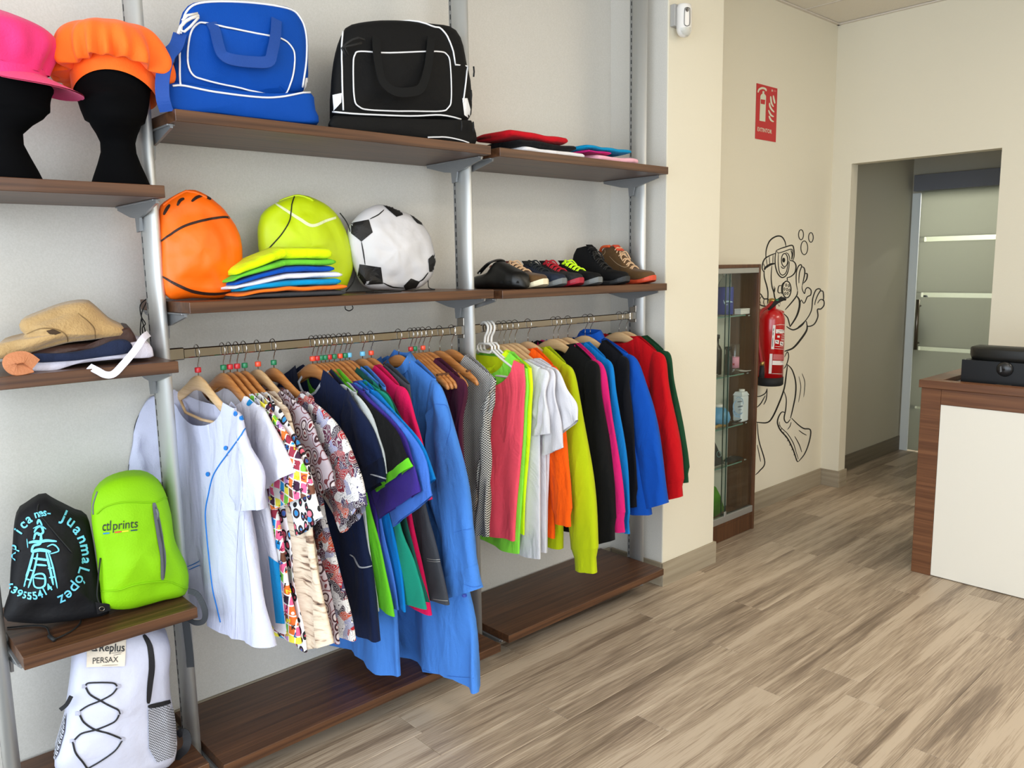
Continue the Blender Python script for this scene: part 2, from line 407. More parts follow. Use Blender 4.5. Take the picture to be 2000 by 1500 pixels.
# ================================================================== shelving
YF, YR = 2.112, 2.492
POSTX = [.321, .776, 1.872, 2.868]
slot_m = mat('slot_black', (22, 22, 22), .8)
plabs = ['aluminium upright at the far left edge, left of the black drawstring bag', 'aluminium upright between the white backpack and the hanging tunics',
         'aluminium upright between the two clothes rails', 'aluminium upright at the right end of the shelves, by the column']
for X, lb in zip(POSTX, plabs):
    t = thing('shelf_upright', lb, 'post', (X, 2.295, 0), 'aluminium shelf uprights')
    prof = [(X-.0165, 2.312), (X-.0165, 2.275)]+[(X-.0165*math.cos(a), 2.275-.028*math.sin(a)) for a in [PI*i/14 for i in range(1, 14)]]+[(X+.0165, 2.275), (X+.0165, 2.312)]
    zb = .002
    ex = MB().prism(prof[::-1], zb, 2.98).obj('extrusion', ALU, t)
    ex.data.polygons[-1].use_smooth = ex.data.polygons[-2].use_smooth = False
    ch = MB()
    ch.box(X-.0150, X+.0150, 2.3125, 2.328, zb, 2.975)
    ch.obj('slotted_channel', mat('channel_grey', (150, 151, 150), .45, .7), t, smooth=False)
    sl = MB()
    for k in range(96): z = .08+k*.03; sl.box(X-.0156, X-.0149, 2.3175, 2.3215, z, z+.017)
    sl.obj('slot_row', slot_m, t, smooth=False, kind='stuff')
    MB().lathe([(.0, 0), (.024, 0), (.024, .004), (.016, .007), (0, .007)], (X, 2.295, 0.0)).obj('foot_plate', ALUD, t)
def zpx(x, y): return WY(x, y, YF).z
bays = [(.343, .757), (.797, 1.853), (1.893, 2.848)]
SH = {}
def shelf(key, bay, z, label, notch=False):
    x0, x1 = bays[bay]
    t = thing('shelf', label, 'shelf', ((x0+x1)/2, 2.3, z-.03), 'walnut wall shelves')
    MB().box(x0, x1, YF, YR, z-.03, z, .0012).obj('shelf_board', SHELF, t, smooth=False)
    for X, s_ in ((POSTX[bay]+.0165, 1), (POSTX[bay+1]-.0165, -1)):
        b = MB(); xa, xb = sorted((X, X+s_*.004)); xc = x0+.012 if s_ > 0 else x1-.012
        xa, xb = (min(X, xc)-.0, max(X, xc)+.0)
        # flag-shaped arm
        pr = [(2.155, z-.031), (2.155, z-.041), (2.262, z-.066), (2.288, z-.070), (2.296, z-.105), (2.318, z-.108), (2.322, z-.070), (2.36, z-.066), (2.465, z-.041), (2.465, z-.031)]
        c = X+s_*.009
        b.loft([[(c-.0035, p, q) for p, q in pr], [(c+.0035, p, q) for p, q in pr]])
        b.box(c-.010, c+.010, 2.158, 2.462, z-.035, z-.0305, .001)
        b.box(min(X-s_*.001, c), max(X-s_*.001, c), 2.298, 2.316, z-.104, z-.072)
        b.obj('bracket', ALUD, t, smooth=False)
    SH[key] = z
shelf('heads', 0, 1.716, 'short upper left shelf holding two black mannequin heads')
shelf('aprons', 0, zpx(342, 706), 'short left shelf holding the pile of folded aprons')
shelf('bags0', 0, zpx(378.6, 1188), 'short left shelf under the black drawstring bag and lime backpack')
shelf('low0', 0, .136, 'lowest short left shelf under the white backpack')
shelf('top1', 1, 1.907, 'top wide shelf carrying the blue and the black sports bags')
shelf('balls', 1, 1.4215, 'wide shelf above the left clothes rail holding ball-print bags')
shelf('low1', 1, .110, 'lowest wide shelf below the long blue coats')
shelf('top2', 2, 1.905, 'top right shelf with two small piles of shirts')
shelf('shoes', 2, 1.417, 'right shelf holding the row of work shoes')
shelf('low2', 2, .128, 'lowest right shelf beneath the sweatshirts')
RY, RZ = 2.29, 1.272
for i, (xa, xb, lb) in enumerate(((POSTX[1]+.0165, POSTX[2]-.0165, 'chromed flat clothes rail in the middle bay holding tunics and coats'),
                                   (POSTX[2]+.0165, POSTX[3]-.0165, 'chromed flat clothes rail in the right bay holding t-shirts and sweatshirts'))):
    t = thing('clothes_rail', lb, 'rail', ((xa+xb)/2, RY, RZ))
    b = MB().box(xa+.004, xb-.004, RY-.0065, RY+.0065, RZ-.014, RZ+.014, .003); b.obj('bar', CHROME, t, smooth=False)
    for q in (xa, xb):
        s_ = 1 if q == xa else -1
        b = MB().box(min(q, q+s_*.045), max(q, q+s_*.045), RY-.0095, RY+.0095, RZ-.0175, RZ+.0175, .003)
        b.box(min(q, q+s_*.004), max(q, q+s_*.004), RY-.008, RY+.028, RZ-.03, RZ+.045, .001)
        b.obj('end_socket', CHROME, t, smooth=False)

# ================================================================== hangers
def hook_path(x, zbody):
    r = .0215; c = (RY, RZ+.0005); pts = []
    for a in range(215, -61, -25):
        an = math.radians(a); pts.append((x, c[0]-r*math.cos(an), c[1]+r*math.sin(an)))
    pts += [(x, RY-.008, RZ-.026), (x, RY-.001, RZ-.036), (x, RY, zbody)]
    return spline(pts, 2)
BEADC = {'red': (196, 28, 38), 'orange': (240, 78, 42), 'green': (10, 120, 74), 'blue': (110, 190, 228)}
def wood_hanger(x, label, bead=None, pale=False, notch=False, group=None, tilt=0., yaw=0.):
    t = thing('clothes_hanger', label, 'hanger', (x, RY, RZ-.06), group)
    ZB = 1.206
    top = [(0, ZB), (.02, ZB-.002), (.05, ZB-.012), (.09, ZB-.032), (.13, ZB-.050), (.17, ZB-.066), (.20, ZB-.084), (.208, ZB-.098)]
    hgt = [.046, .044, .040, .036, .034, .031, .026, .010]
    if notch: hgt[5] = .030
    b = MB(); rings = []
    full = [(-s, z, h) for (s, z), h in list(zip(top, hgt))[:0:-1]]+[(s, z, h) for (s, z), h in zip(top, hgt)]
    for s, z, h in full:
        th = .0068-.001*(abs(s)/.2); xx = 0
        ring = []
        for k in range(10):
            a = 2*PI*k/10; ring.append((x+xx+th*math.cos(a), RY-s+0, z-h/2+h/2*math.sin(a)))
        rings.append(ring)
    b.loft(rings)
    body = b.obj('hanger_arms', HW2 if pale else HW, t)
    br = MB().tube([(x, RY-.165, 1.125), (x, RY-.12, 1.082), (x, RY, 1.076), (x, RY+.12, 1.082), (x, RY+.165, 1.125)], .0045, 8)
    if not notch: br.obj('trouser_bar', HW2 if pale else HW, t)
    else:
        nb = MB()
        for s in (-.158, .158): nb.box(x-.0085, x+.0085, RY-s-.004, RY-s+.004, 1.141, 1.1475)
        nb.obj('strap_notch', mat('notch_dark', (96, 58, 30), .7), t, smooth=False)
    MB().tube(hook_path(x, ZB-.002), .0016, 6).obj('hook', WIRE, t)
    if bead:
        MB().lathe([(.0, 0), (.0085, 0), (.009, .002), (.009, .012), (.0085, .0145), (0, .0145)], (x, RY, ZB+.008), 14).obj('size_bead', mat('bead_'+bead, BEADC[bead], .3, spec=.6), t, label=bead+' size bead')
    return t
def plastic_hanger(x, label, group=None):
    t = thing('plastic_hanger', label, 'hanger', (x, RY, RZ-.06), group)
    b = MB(); b.tube(spline([(x, RY+.017, 1.262), (x, RY+.021, 1.275), (x, RY+.012, 1.292), (x, RY-.006, 1.294), (x, RY-.021, 1.280), (x, RY-.018, 1.260), (x, RY-.004, 1.240), (x, RY, 1.214)], 3), .0048, 8)
    b.obj('hook', WPL, t)
    b = MB()
    lo = [(x, RY-.042, 1.205), (x, RY-.03, 1.214), (x, RY+.03, 1.214), (x, RY+.042, 1.205), (x, RY+.042, 1.19), (x, RY+.03, 1.181), (x, RY-.03, 1.181), (x, RY-.042, 1.19)]
    b.tube(lo, .0045, 8, closed=True)
    b.tube(spline([(x, RY-.038, 1.195), (x, RY-.09, 1.165), (x, RY-.15, 1.137), (x, RY-.19, 1.118), (x, RY-.198, 1.105), (x, RY-.185, 1.098), (x, RY-.1, 1.098), (x, RY, 1.098), (x, RY+.1, 1.098), (x, RY+.185, 1.098), (x, RY+.198, 1.105), (x, RY+.19, 1.118), (x, RY+.15, 1.137), (x, RY+.09, 1.165), (x, RY+.038, 1.195)], 3), .0045, 8)
    b.obj('frame', WPL, t); return t

# ================================================================== garments
def lerp(L, t):
    for i in range(len(L)-1):
        if t <= L[i+1][0]:
            a, b = L[i], L[i+1]; u = (t-a[0])/max(1e-6, b[0]-a[0]); u = u*u*(3-2*u)*.5+u*.5
            return a[1]+(b[1]-a[1])*u
    return L[-1][1]
def bend(s, x, k=.55):
    b0 = .150
    if s < -b0:
        e = -s-b0; w_ = min(1, e/.05)*.9
        return max(-.206, -b0-min(.045, e*(1-.75*w_)) + x*.8*w_*(1 if k > .3 else .3)), x*(1-.6*w_)-e*k
    return s, x
class G: pass
def garment(name, label, cat, x0, m_, sleeve='short', hem=.45, hf=.30, hr=.27, v=.012, drop=(.075, .015), nw=.075, zt=1.196, zs=1.135, sh=.205,
            sl=None, slin=None, seed=0, fold=.006, hem_drop=0, shoulder=None, cuff=None, cuffm=None, band=None, sm=None, lean=0., group=None, rear=True, rk=.2, neckm=None, v0=.0115, xs=-.014):
    rn = random.Random(seed*13+5); ph = [rn.uniform(0, 6.28) for _ in range(9)]
    t = thing(name, label, cat, (x0, RY, hem), group)
    def ztop(s): a = abs(s); return zt if a < nw else zt-(zt-zs)*((a-nw)/(sh-nw))**1.15 if a < sh else zs-(a-sh)*.6
    SF = [(0, sh), (.1, sh+.006), (.25, sh-.005), (1, hf)]; SR = [(0, sh), (.1, sh+.006), (.25, sh-.005), (1, hr)]
    def vt(tt): return v0+(v-v0)*min(1, tt*1.6)**.7
    def wave(s, tt): 
        a = fold*min(1, tt*1.4)**1.2
        return a*(math.sin(s*26+ph[0]+tt*1.5)+.6*math.sin(s*47+ph[1]-tt*2)+.35*math.sin(s*80+ph[2]))
    def pt(th, tt, extra=0.):
        c_ = math.cos(th); sf, sr = lerp(SF, tt), lerp(SR, tt)
        s = (sf-sr)/2+(sf+sr)/2*c_; s0 = sh*c_
        side = math.sin(th); zz = ztop(s0); 
        ndrop = drop[0] if side > 0 else drop[1]
        if abs(s0) < nw and abs(side) > .05: zz -= ndrop*math.sqrt(max(0, 1-(s0/nw)**2))
        hz = hem+hem_drop*s+.006*math.sin(s*20+ph[3])
        z = zz*(1-tt)+hz*tt
        prof = (abs(side)**.55)*(1 if side > 0 else -1)
        vv = vt(tt)
        if tt < .12 and abs(s0) < nw*1.3: vv += (.016)*(1-tt/.12)*(1-abs(s0)/(nw*1.3))
        x = -prof*vv+wave(s, tt)-extra*side/abs(side or 1)
        s, x = bend(s, x+lean*tt)
        return Vector((x0+x, RY-s, z))
    N = 56; NZ = 26
    g = G(); g.root = t; g.pt = pt; g.x0 = x0; g.parts = []
    ts = [(i/NZ)**1.15 for i in range(NZ+1)]
    def torso(t0, t1, material, nm, extra=0., lab=None):
        tt = [q for q in ts if t0+1e-4 < q < t1-1e-4]; tt = [t0]+tt+[t1]
        rings = [[pt(2*PI*j/N, q, extra) for j in range(N)] for q in tt]
        b = MB().loft(rings, cap=(False, False)); 
        uv = []
        for r in rings:
            for p in r: uv.append(((RY-p.y)+ (p.x-x0)*.5, p.z))
        o = mobj(nm, b.v, b.f, material, t, uv=uv, label=lab); g.parts.append(o); return o
    a0 = 0; b1 = 1
    if shoulder: torso(0, shoulder[0], shoulder[1], 'shoulder_panel', .0006, shoulder[2]); a0 = shoulder[0]
    if band: torso(band[0], 1, band[1], 'hem_band', .0004, band[2] if len(band) > 2 else None); b1 = band[0]
    torso(a0, b1, m_, 'body')
    # sleeves
    if sleeve != 'none':
        if sleeve == 'short':
            O = sl or [(.40, .90)]; I = slin or (.237, .862); oe = O[-1] if isinstance(O, list) else O
            ou = [(sh-.015, zs+.0), (sh+.045, zs-.012), (sh+(oe[0]-sh)*.65, zs-.05-(zs-.05-oe[1])*.18), (sh+(oe[0]-sh)*.9, zs-.06-(zs-.06-oe[1])*.55), oe]
            inn = [(sh-.055, .965), (sh-.035, .955), (sh-.01, .945-(.945-I[1])*.2), (sh+(I[0]-sh)*.6, .945-(.945-I[1])*.6), I]
        else:
            oe = sl or (.38, .50); I = slin or (.285, .49)
            ou = [(sh-.015, zs), (sh+.04, zs-.02), (sh+(oe[0]-sh)*.45, zs-.13), (sh+(oe[0]-sh)*.70, zs-.13-(zs-.13-oe[1])*.33), (sh+(oe[0]-sh)*.9, zs-.13-(zs-.13-oe[1])*.66), oe]
            inn = [(sh-.055, .965), (sh-.035, .93), (sh-.02, .87), (sh-.02+(I[0]-sh+.02)*.35, .87-(.87-I[1])*.33), (sh-.02+(I[0]-sh+.02)*.7, .87-(.87-I[1])*.66), I]
        ou = spline(ou, 6); inn = spline(inn, 6); L = len(ou); thk = .006 if sleeve == 'short' else .013
        tx = min(.02, v*.9) if sleeve == 'short' else max(.012, v*.8)
        for sg in ((1, -1) if rear else (1,)):
            rings = []; uvs = []
            ncut = L
            for i, (o_, n_) in enumerate(zip(ou, inn)):
                u = i/(L-1); c = (o_+n_)/2; h = (o_-n_)/2; ring = []
                th = (thk+(tx-thk)*min(1, u*2))
                for k in range(18):
                    a = 2*PI*k/18; ca, sa = math.cos(a), math.sin(a)
                    q = c+h*ca; fx = .35*fold*math.sin(ca*5+u*9+ph[4])+.25*fold*math.sin(ca*9-u*14+ph[5]) if u > .1 else 0
                    x = xs*min(1, u*2)-(abs(sa)**.6)*(1 if sa > 0 else -1)*th+fx*2
                    s, xx = bend(q.x*sg, x+(lean*.5*u), .55 if sg > 0 or rk is None else rk); ring.append(Vector((x0+xx, RY-s, q.y)))
                rings.append(ring)
            ci = L-1
            if cuff: ci = max(2, int(round((L-1)*(1-cuff))))
            b = MB().loft(rings[:ci+1], cap=(False, False)); uv = [((RY-p.y)+(p.x-x0)*.5, p.z) for r in rings[:ci+1] for p in r]
            sv = mobj('sleeve', b.v, b.f, sm or m_, t, uv=uv); g.parts.append(sv)
            if cuff:
                rr = rings[ci:]
                if sleeve == 'long' and not isinstance(cuffm, tuple):
                    q2 = []
                    for i, r in enumerate(rr):
                        cc = sum(r, Vector())/len(r); k = .80 if i else .97; q2.append([cc+(p-cc)*k for p in r])
                    rr = q2
                else:
                    q2 = []
                    for r in rr:
                        cc = sum(r, Vector())/len(r); q2.append([cc+(p-cc)*1.012 for p in r])
                    rr = q2
                b = MB().loft(rr, cap=(False, False)); o = mobj('cuff', b.v, b.f, cuffm if cuffm and not isinstance(cuffm, tuple) else (cuffm[0] if cuffm else (sm or m_)), sv); g.parts.append(o)
    if neckm:
        # ribbed neck binding following the neck opening
        pts = []
        for j in range(N):
            th = 2*PI*j/N
            if abs(sh*math.cos(th)) <= nw*1.02: pts.append((th, pt(th, 0)))
        fr = [p for th, p in pts if math.sin(th) > 0]; bk = [p for th, p in pts if math.sin(th) <= 0]
        MB().tube(fr+bk, .0042, 6, closed=True).obj('neck_binding', neckm, t)
    return g
def stand_collar(g, m_, h=.045, fold_over=False):
    pts = [[], [], []]
    for j in range(56):
        th = 2*PI*j/56
        c_ = .205*math.cos(th)
        if abs(c_) <= .08: 
            p = g.pt(th, 0); pts[0].append(p); pts[1].append(p+Vector((0, 0, h*.6))); pts[2].append(p+Vector((0, 0, h)))
    n = len(pts[0]); cc = sum(pts[0], Vector())/n
    r = [[cc+Vector(((p.x-cc.x)*(1-.10*i), (p.y-cc.y)*(1-.14*i), p.z-cc.z)) for p in pts[i]] for i in range(3)]
    b = MB().loft(r, cap=(False, False))
    if fold_over:
        r2 = [r[2], [cc+Vector(((p.x-cc.x)*1.25, (p.y-cc.y)*1.10, p.z-cc.z-h*.9)) for p in pts[2]]]
        b.loft(r2, cap=(False, False))
    b.obj('collar', m_, g.root)

# ---- printed fabrics (flat print only)
def tiles_mat():
    t = NT('letter_tile_print'); tc = t.add('ShaderNodeTexCoord'); sx = t.add('ShaderNodeMapping'); sx.inputs['Scale'].default_value = (36, 36, 1); sx.inputs['Rotation'].default_value = (0, 0, .1)
    t.l(tc, 2, sx, 0); fl_ = t.add('ShaderNodeVectorMath', operation='FLOOR'); t.l(sx, 0, fl_, 0)
    wn = t.add('ShaderNodeTexWhiteNoise'); t.l(fl_, 0, wn, 0)
    cs = [(238, 96, 140), (120, 196, 60), (28, 150, 214), (240, 226, 70), (150, 40, 60), (236, 112, 40), (60, 22, 52), (244, 240, 236), (190, 140, 196), (110, 64, 44)]
    r = ramp(t, [(i/len(cs), c) for i, c in enumerate(cs)], 'CONSTANT'); t.l(wn, 0, r, 0)
    fr = t.add('ShaderNodeVectorMath', operation='FRACTION'); t.l(sx, 0, fr, 0); sp = t.add('ShaderNodeSeparateXYZ'); t.l(fr, 0, sp, 0)
    mn = None
    for a in (0, 1):
        c = t.add('ShaderNodeMath', operation='SUBTRACT'); c.inputs[1].default_value = .5; t.l(sp, a, c, 0)
        ab = t.add('ShaderNodeMath', operation='ABSOLUTE'); t.l(c, 0, ab, 0)
        if mn is None: mn = ab
        else: q = t.add('ShaderNodeMath', operation='MAXIMUM'); t.l(mn, 0, q, 0); t.l(ab, 0, q, 1); mn = q
    gt = t.add('ShaderNodeMath', operation='GREATER_THAN'); gt.inputs[1].default_value = .43; t.l(mn, 0, gt, 0)
    mx = t.add('ShaderNodeMix', data_type='RGBA'); t.l(gt, 0, mx, 0); t.l(r, 0, mx, 6); mx.inputs[7].default_value = (*lin((240, 236, 228)), 1)
    t.l(mx, 2, t.b, 'Base Color'); t.b.inputs['Roughness'].default_value = .85; return t.m
def vor_mat(name, scale, stops, rand=1, feature='F1', base=None, interp='CONSTANT', extra=None, stretch=(1, 1, 1)):
    t = NT(name); tc = t.add('ShaderNodeTexCoord'); mp = t.add('ShaderNodeMapping'); mp.inputs['Scale'].default_value = stretch; t.l(tc, 2, mp, 0)
    n = t.add('ShaderNodeTexNoise'); n.inputs['Scale'].default_value = scale*.5; t.l(mp, 0, n, 0)
    ad = t.add('ShaderNodeVectorMath', operation='MULTIPLY_ADD'); t.l(n, 1, ad, 0); ad.inputs[1].default_value = (.5/scale,)*3; t.l(mp, 0, ad, 2)
    v = t.add('ShaderNodeTexVoronoi', feature='F1'); v.inputs['Scale'].default_value = scale; v.inputs['Randomness'].default_value = rand; t.l(ad, 0, v, 0)
    r = ramp(t, stops, interp); t.l(v, 0, r, 0)
    out = (r, 0)
    if extra:  # colour inside the cells by cell id
        thr0, cols, thr1 = extra
        wn = t.add('ShaderNodeTexWhiteNoise'); t.l(v, 1, wn, 0); r2 = ramp(t, [(i/len(cols), c) for i, c in enumerate(cols)], 'CONSTANT'); t.l(wn, 0, r2, 0)
        lt = t.add('ShaderNodeMath', operation='LESS_THAN'); lt.inputs[1].default_value = thr1; t.l(v, 0, lt, 0)
        g2 = t.add('ShaderNodeMath', operation='GREATER_THAN'); g2.inputs[1].default_value = thr0; t.l(v, 0, g2, 0)
        mu = t.add('ShaderNodeMath', operation='MULTIPLY'); t.l(lt, 0, mu, 0); t.l(g2, 0, mu, 1)
        mx = t.add('ShaderNodeMix', data_type='RGBA'); t.l(mu, 0, mx, 0); t.l(r, 0, mx, 6); t.l(r2, 0, mx, 7); out = (mx, 2)
    t.l(out[0], out[1], t.b, 'Base Color'); t.b.inputs['Roughness'].default_value = .85; return t.m
def doodle_mat():
    t = NT('doodle_print'); tc = t.add('ShaderNodeTexCoord')
    n = t.add('ShaderNodeTexNoise'); n.inputs['Scale'].default_value = 26; n.inputs['Detail'].default_value = 0; t.l(tc, 2, n, 0)
    v = t.add('ShaderNodeTexVoronoi'); v.inputs['Scale'].default_value = 38
    ad = t.add('ShaderNodeVectorMath', operation='MULTIPLY_ADD'); t.l(n, 1, ad, 0); ad.inputs[1].default_value = (.03,)*3; t.l(tc, 2, ad, 2); t.l(ad, 0, v, 0)
    wn = t.add('ShaderNodeTexWhiteNoise'); t.l(v, 1, wn, 0)
    cs = [(122, 24, 40), (70, 60, 96), (232, 228, 226), (46, 24, 44), (170, 34, 40), (150, 152, 186), (90, 30, 60), (226, 222, 220), (196, 80, 50)]
    r = ramp(t, [(i/len(cs), c) for i, c in enumerate(cs)], 'CONSTANT'); t.l(wn, 0, r, 0)
    mu = t.add('ShaderNodeMath', operation='MULTIPLY'); mu.inputs[1].default_value = 26; t.l(v, 0, mu, 0)
    m3 = t.add('ShaderNodeMath', operation='MULTIPLY'); m3.inputs[1].default_value = 10; t.l(mu, 0, m3, 0)
    sn = t.add('ShaderNodeMath', operation='SINE'); t.l(mu, 0, sn, 0)
    vs = t.add('ShaderNodeTexVoronoi'); vs.inputs['Scale'].default_value = 52; t.l(ad, 0, vs, 0)
    s2 = t.add('ShaderNodeMath', operation='MULTIPLY'); s2.inputs[1].default_value = 14; t.l(vs, 0, s2, 0)
    s3 = t.add('ShaderNodeMath', operation='SINE'); t.l(s2, 0, s3, 0)
    r2 = ramp(t, [(0, (20, 12, 20)), (.16, (20, 12, 20)), (.17, (236, 232, 230)), (.36, (236, 232, 230)), (.37, (255, 255, 255))], 'CONSTANT')
    ml = t.add('ShaderNodeMath', operation='ABSOLUTE'); t.l(s3, 0, ml, 0)
    lt = t.add('ShaderNodeMath', operation='LESS_THAN'); lt.inputs[1].default_value = .42; t.l(ml, 0, lt, 0); t.l(ml, 0, r2, 0)
    mx = t.add('ShaderNodeMix', data_type='RGBA'); t.l(lt, 0, mx, 0); t.l(r, 0, mx, 6); t.l(r2, 0, mx, 7)
    t.l(mx, 2, t.b, 'Base Color'); t.b.inputs['Roughness'].default_value = .85; return t.m
def birch_mat():
    t = NT('birch_bark_print'); tc = t.add('ShaderNodeTexCoord'); mp = t.add('ShaderNodeMapping'); mp.inputs['Scale'].default_value = (10, 60, 1); t.l(tc, 2, mp, 0)
    n = t.add('ShaderNodeTexNoise'); n.inputs['Scale'].default_value = 1.1; n.inputs['Detail'].default_value = 6; n.inputs['Distortion'].default_value = .8; t.l(mp, 0, n, 0)
    r = ramp(t, [(.30, (60, 40, 34)), (.36, (150, 120, 98)), (.45, (212, 190, 164)), (.6, (226, 208, 184)), (.75, (198, 164, 130))]); t.l(n, 0, r, 0)
    t.l(r, 0, t.b, 'Base Color'); t.b.inputs['Roughness'].default_value = .85; return t.m
def gingham_mat():
    t = NT('gingham_check'); tc = t.add('ShaderNodeTexCoord'); c = t.add('ShaderNodeTexChecker'); c.inputs['Scale'].default_value = 230
    c.inputs[1].default_value = (*lin((22, 22, 26)), 1); c.inputs[2].default_value = (*lin((206, 204, 198)), 1); t.l(tc, 2, c, 0); t.l(c, 0, t.b, 'Base Color'); t.b.inputs['Roughness'].default_value = .85; return t.m
M_TILE = tiles_mat(); M_DOOD = doodle_mat(); M_BIRCH = birch_mat(); M_GING = gingham_mat()
M_SKULL = vor_mat('skull_print', 26, [(0, (120, 24, 34)), (.16, (208, 196, 196)), (.30, (60, 26, 34)), (.40, (186, 172, 180)), (.55, (110, 50, 56)), (.62, (178, 166, 174))], .8)
M_LEO = vor_mat('leopard_print', 34, [(0, (230, 90, 110)), (.28, (26, 22, 26)), (.46, (236, 234, 236))], .7, extra=(0, [(40, 140, 200), (214, 70, 90), (50, 90, 160), (226, 110, 130)], .27))

# ---- garments on the left rail; x from the hook's place on the rail
def hx(px, py=715): return WY(px, py, RY).x
WHT = cloth((200, 202, 224)); WHT2 = cloth((218, 217, 220)); SKY = cloth((22, 134, 196)); NAVY = cloth((14, 26, 58)); GREYP = cloth((168, 172, 180))
BLUEC = cloth((70, 128, 208)); BLK = cloth((12, 12, 12)); LIMEG = cloth((98, 190, 34)); PURP = cloth((58, 40, 128)); CORN = cloth((62, 108, 192))
CER = cloth((0, 116, 192)); TEAL = cloth((22, 134, 110)); BOTT = cloth((12, 70, 58)); FUCH = cloth((214, 18, 84)); DENIM = cloth((66, 68, 74), .9); ROYAL = cloth((8, 74, 168))
# 1 white tunic with blue piping
XG1 = hx(386)
g1 = garment('tunic', 'white short-sleeved tunic with curved blue piping and blue snaps, first on the left rail', 'tunic', XG1, WHT, hem=.462, hf=.375, hr=.30, v=.034, drop=(.085, .03), nw=.185, sh=.24, zt=1.150,
             sl=(.407, .90), slin=(.237, .862), seed=1, fold=.008, hem_drop=.12, zs=1.138, rk=.55)
g2 = garment('tunic', 'white short-sleeved tunic with bright blue collar and side panel', 'tunic', hx(436), cloth((222, 220, 230)), hem=.50, hf=.30, v=.018, sl=(.43, .985), slin=(.275, .912), seed=2, drop=(.05, .01), nw=.16, sh=.225, zt=1.16)
g3 = garment('tunic', 'short-sleeved tunic printed all over with coloured letter tiles', 'tunic', hx(449), M_TILE, hem=.470, hf=.345, v=.016, sl=(.485, .935), slin=(.26, .845), seed=3, drop=(.05, .01), nw=.16, sh=.225, zt=1.16)
g4 = garment('tunic', 'white tunic with black, pink and blue leopard spots, sleeve under the letter-print sleeve', 'tunic', hx(463), M_LEO, hem=.452, hf=.35, v=.014, sl=(.48, .868), slin=(.36, .79), seed=4, drop=(.05, .01), nw=.16, sh=.225, zt=1.16)
g5 = garment('tunic', 'beige tunic with birch bark print and long crumpled sleeves', 'tunic', hx(478), M_BIRCH, sleeve='long', hem=.47, hf=.37, v=.014, sl=(.45, .50), slin=(.32, .44), seed=5, drop=(.05, .01), nw=.16, sh=.225, zt=1.16, fold=.010)
g6 = garment('tunic', 'grey pink tunic printed with small skulls and roses', 'tunic', hx(504), M_SKULL, hem=.462, hf=.39, v=.016, sl=(.44, .93), slin=(.30, .86), seed=6, drop=(.04, .01), nw=.15, sh=.225, zt=1.16)
g7 = garment('tunic', 'dark red tunic with dense swirling doodle print, last of the patterned ones', 'tunic', hx(535), M_DOOD, hem=.445, hf=.385, v=.022, sl=(.515, .885), slin=(.385, .775), seed=7, drop=(.05, .01), nw=.175, sh=.235, zt=1.15)
g8 = garment('tunic', 'navy tunic with light grey piping on neckline, sleeves and pocket', 'tunic', hx(611), NAVY, hem=.385, hf=.335, v=.03, sl=(.405, .90), slin=(.30, .845), seed=8, drop=(.09, .02), nw=.085, neckm=GREYP, zs=1.140, fold=.009, cuff=.22, cuffm=(cloth((10, 20, 46)),))
garment('tunic', 'pale grey tunic showing as a thin edge between the navy and black tunics', 'tunic', hx(620), cloth((186, 190, 188)), hem=.47, hf=.30, v=.008, sl=(.40, .92), slin=(.3, .86), seed=9, drop=(.05, .01), nw=.16, sh=.225, zt=1.16)
g10 = garment('tunic', 'black tunic with lime green shoulders and green sleeve bands', 'tunic', hx(628), BLK, hem=.465, hf=.355, v=.010, sl=(.50, .955), slin=(.315, .845), seed=10, shoulder=(.13, LIMEG, 'lime green shoulder panel'), cuff=.14, cuffm=(LIMEG,), band=(.45, LIMEG, 'lime green lower part'))
garment('tunic', 'purple tunic behind the black tunic with green sleeve bands', 'tunic', hx(636), PURP, hem=.50, hf=.33, v=.008, sl=(.52, .885), slin=(.29, .75), seed=11, drop=(.05, .01), nw=.16, sh=.225, zt=1.16)
garment('tunic', 'cornflower blue tunic just behind the purple one', 'tunic', hx(644), CORN, hem=.47, hf=.34, v=.008, sl=(.56, .88), slin=(.345, .735), seed=12, drop=(.05, .01), nw=.16, sh=.225, zt=1.16)
garment('polo_shirt', 'cerulean blue polo shirt between cornflower blue and teal tunics', 'shirt', hx(653.5), CER, hem=.465, hf=.36, v=.012, sl=(.535, .915), slin=(.46, .86), seed=13, drop=(.05, .01), nw=.16, sh=.225, zt=1.16)
garment('tunic', 'teal green tunic, hem beside the cerulean shirt', 'tunic', hx(665), TEAL, hem=.485, hf=.42, v=.012, sl=(.40, .88), slin=(.30, .82), seed=14, drop=(.05, .01), nw=.16, sh=.225, zt=1.16)
garment('tunic', 'dark bottle green tunic behind the teal one', 'tunic', hx(675), BOTT, hem=.50, hf=.42, v=.008, sl=(.40, .90), slin=(.32, .86), seed=15)
gl = garment('lab_coat', 'long blue coat whose rear hem rests over the lowest shelf, behind the navy tunic', 'coat', hx(683), BLUEC, sleeve='none', hem=.165, hf=.20, hr=.20, v=.02, seed=16, fold=.01, xs=0)
garment('tunic', 'crimson pink tunic between the teal tunics and the charcoal pinafore', 'tunic', hx(709), FUCH, hem=.415, hf=.335, v=.016, sl=(.37, .80), slin=(.28, .76), seed=17)
gd = garment('pinafore', 'charcoal denim pinafore with pale stitching, before the blue coat', 'dress', hx(726), DENIM, sleeve='none', hem=.445, hf=.385, v=.018, seed=18, sh=.215, fold=.004)
XC = hx(780)
gc = garment('lab_coat', 'long-sleeved cornflower blue work coat hanging lowest of all', 'coat', XC, BLUEC, sleeve='long', hem=.10, hf=.405, hr=.26, v=.035, drop=(.07, .02), nw=.085, sl=(.445, .50), slin=(.285, .42), seed=19, fold=.012, hem_drop=.08, zs=1.14, xs=-.03, cuff=.1, cuffm=(BLUEC,))
stand_collar(gc, BLUEC, .035, True)
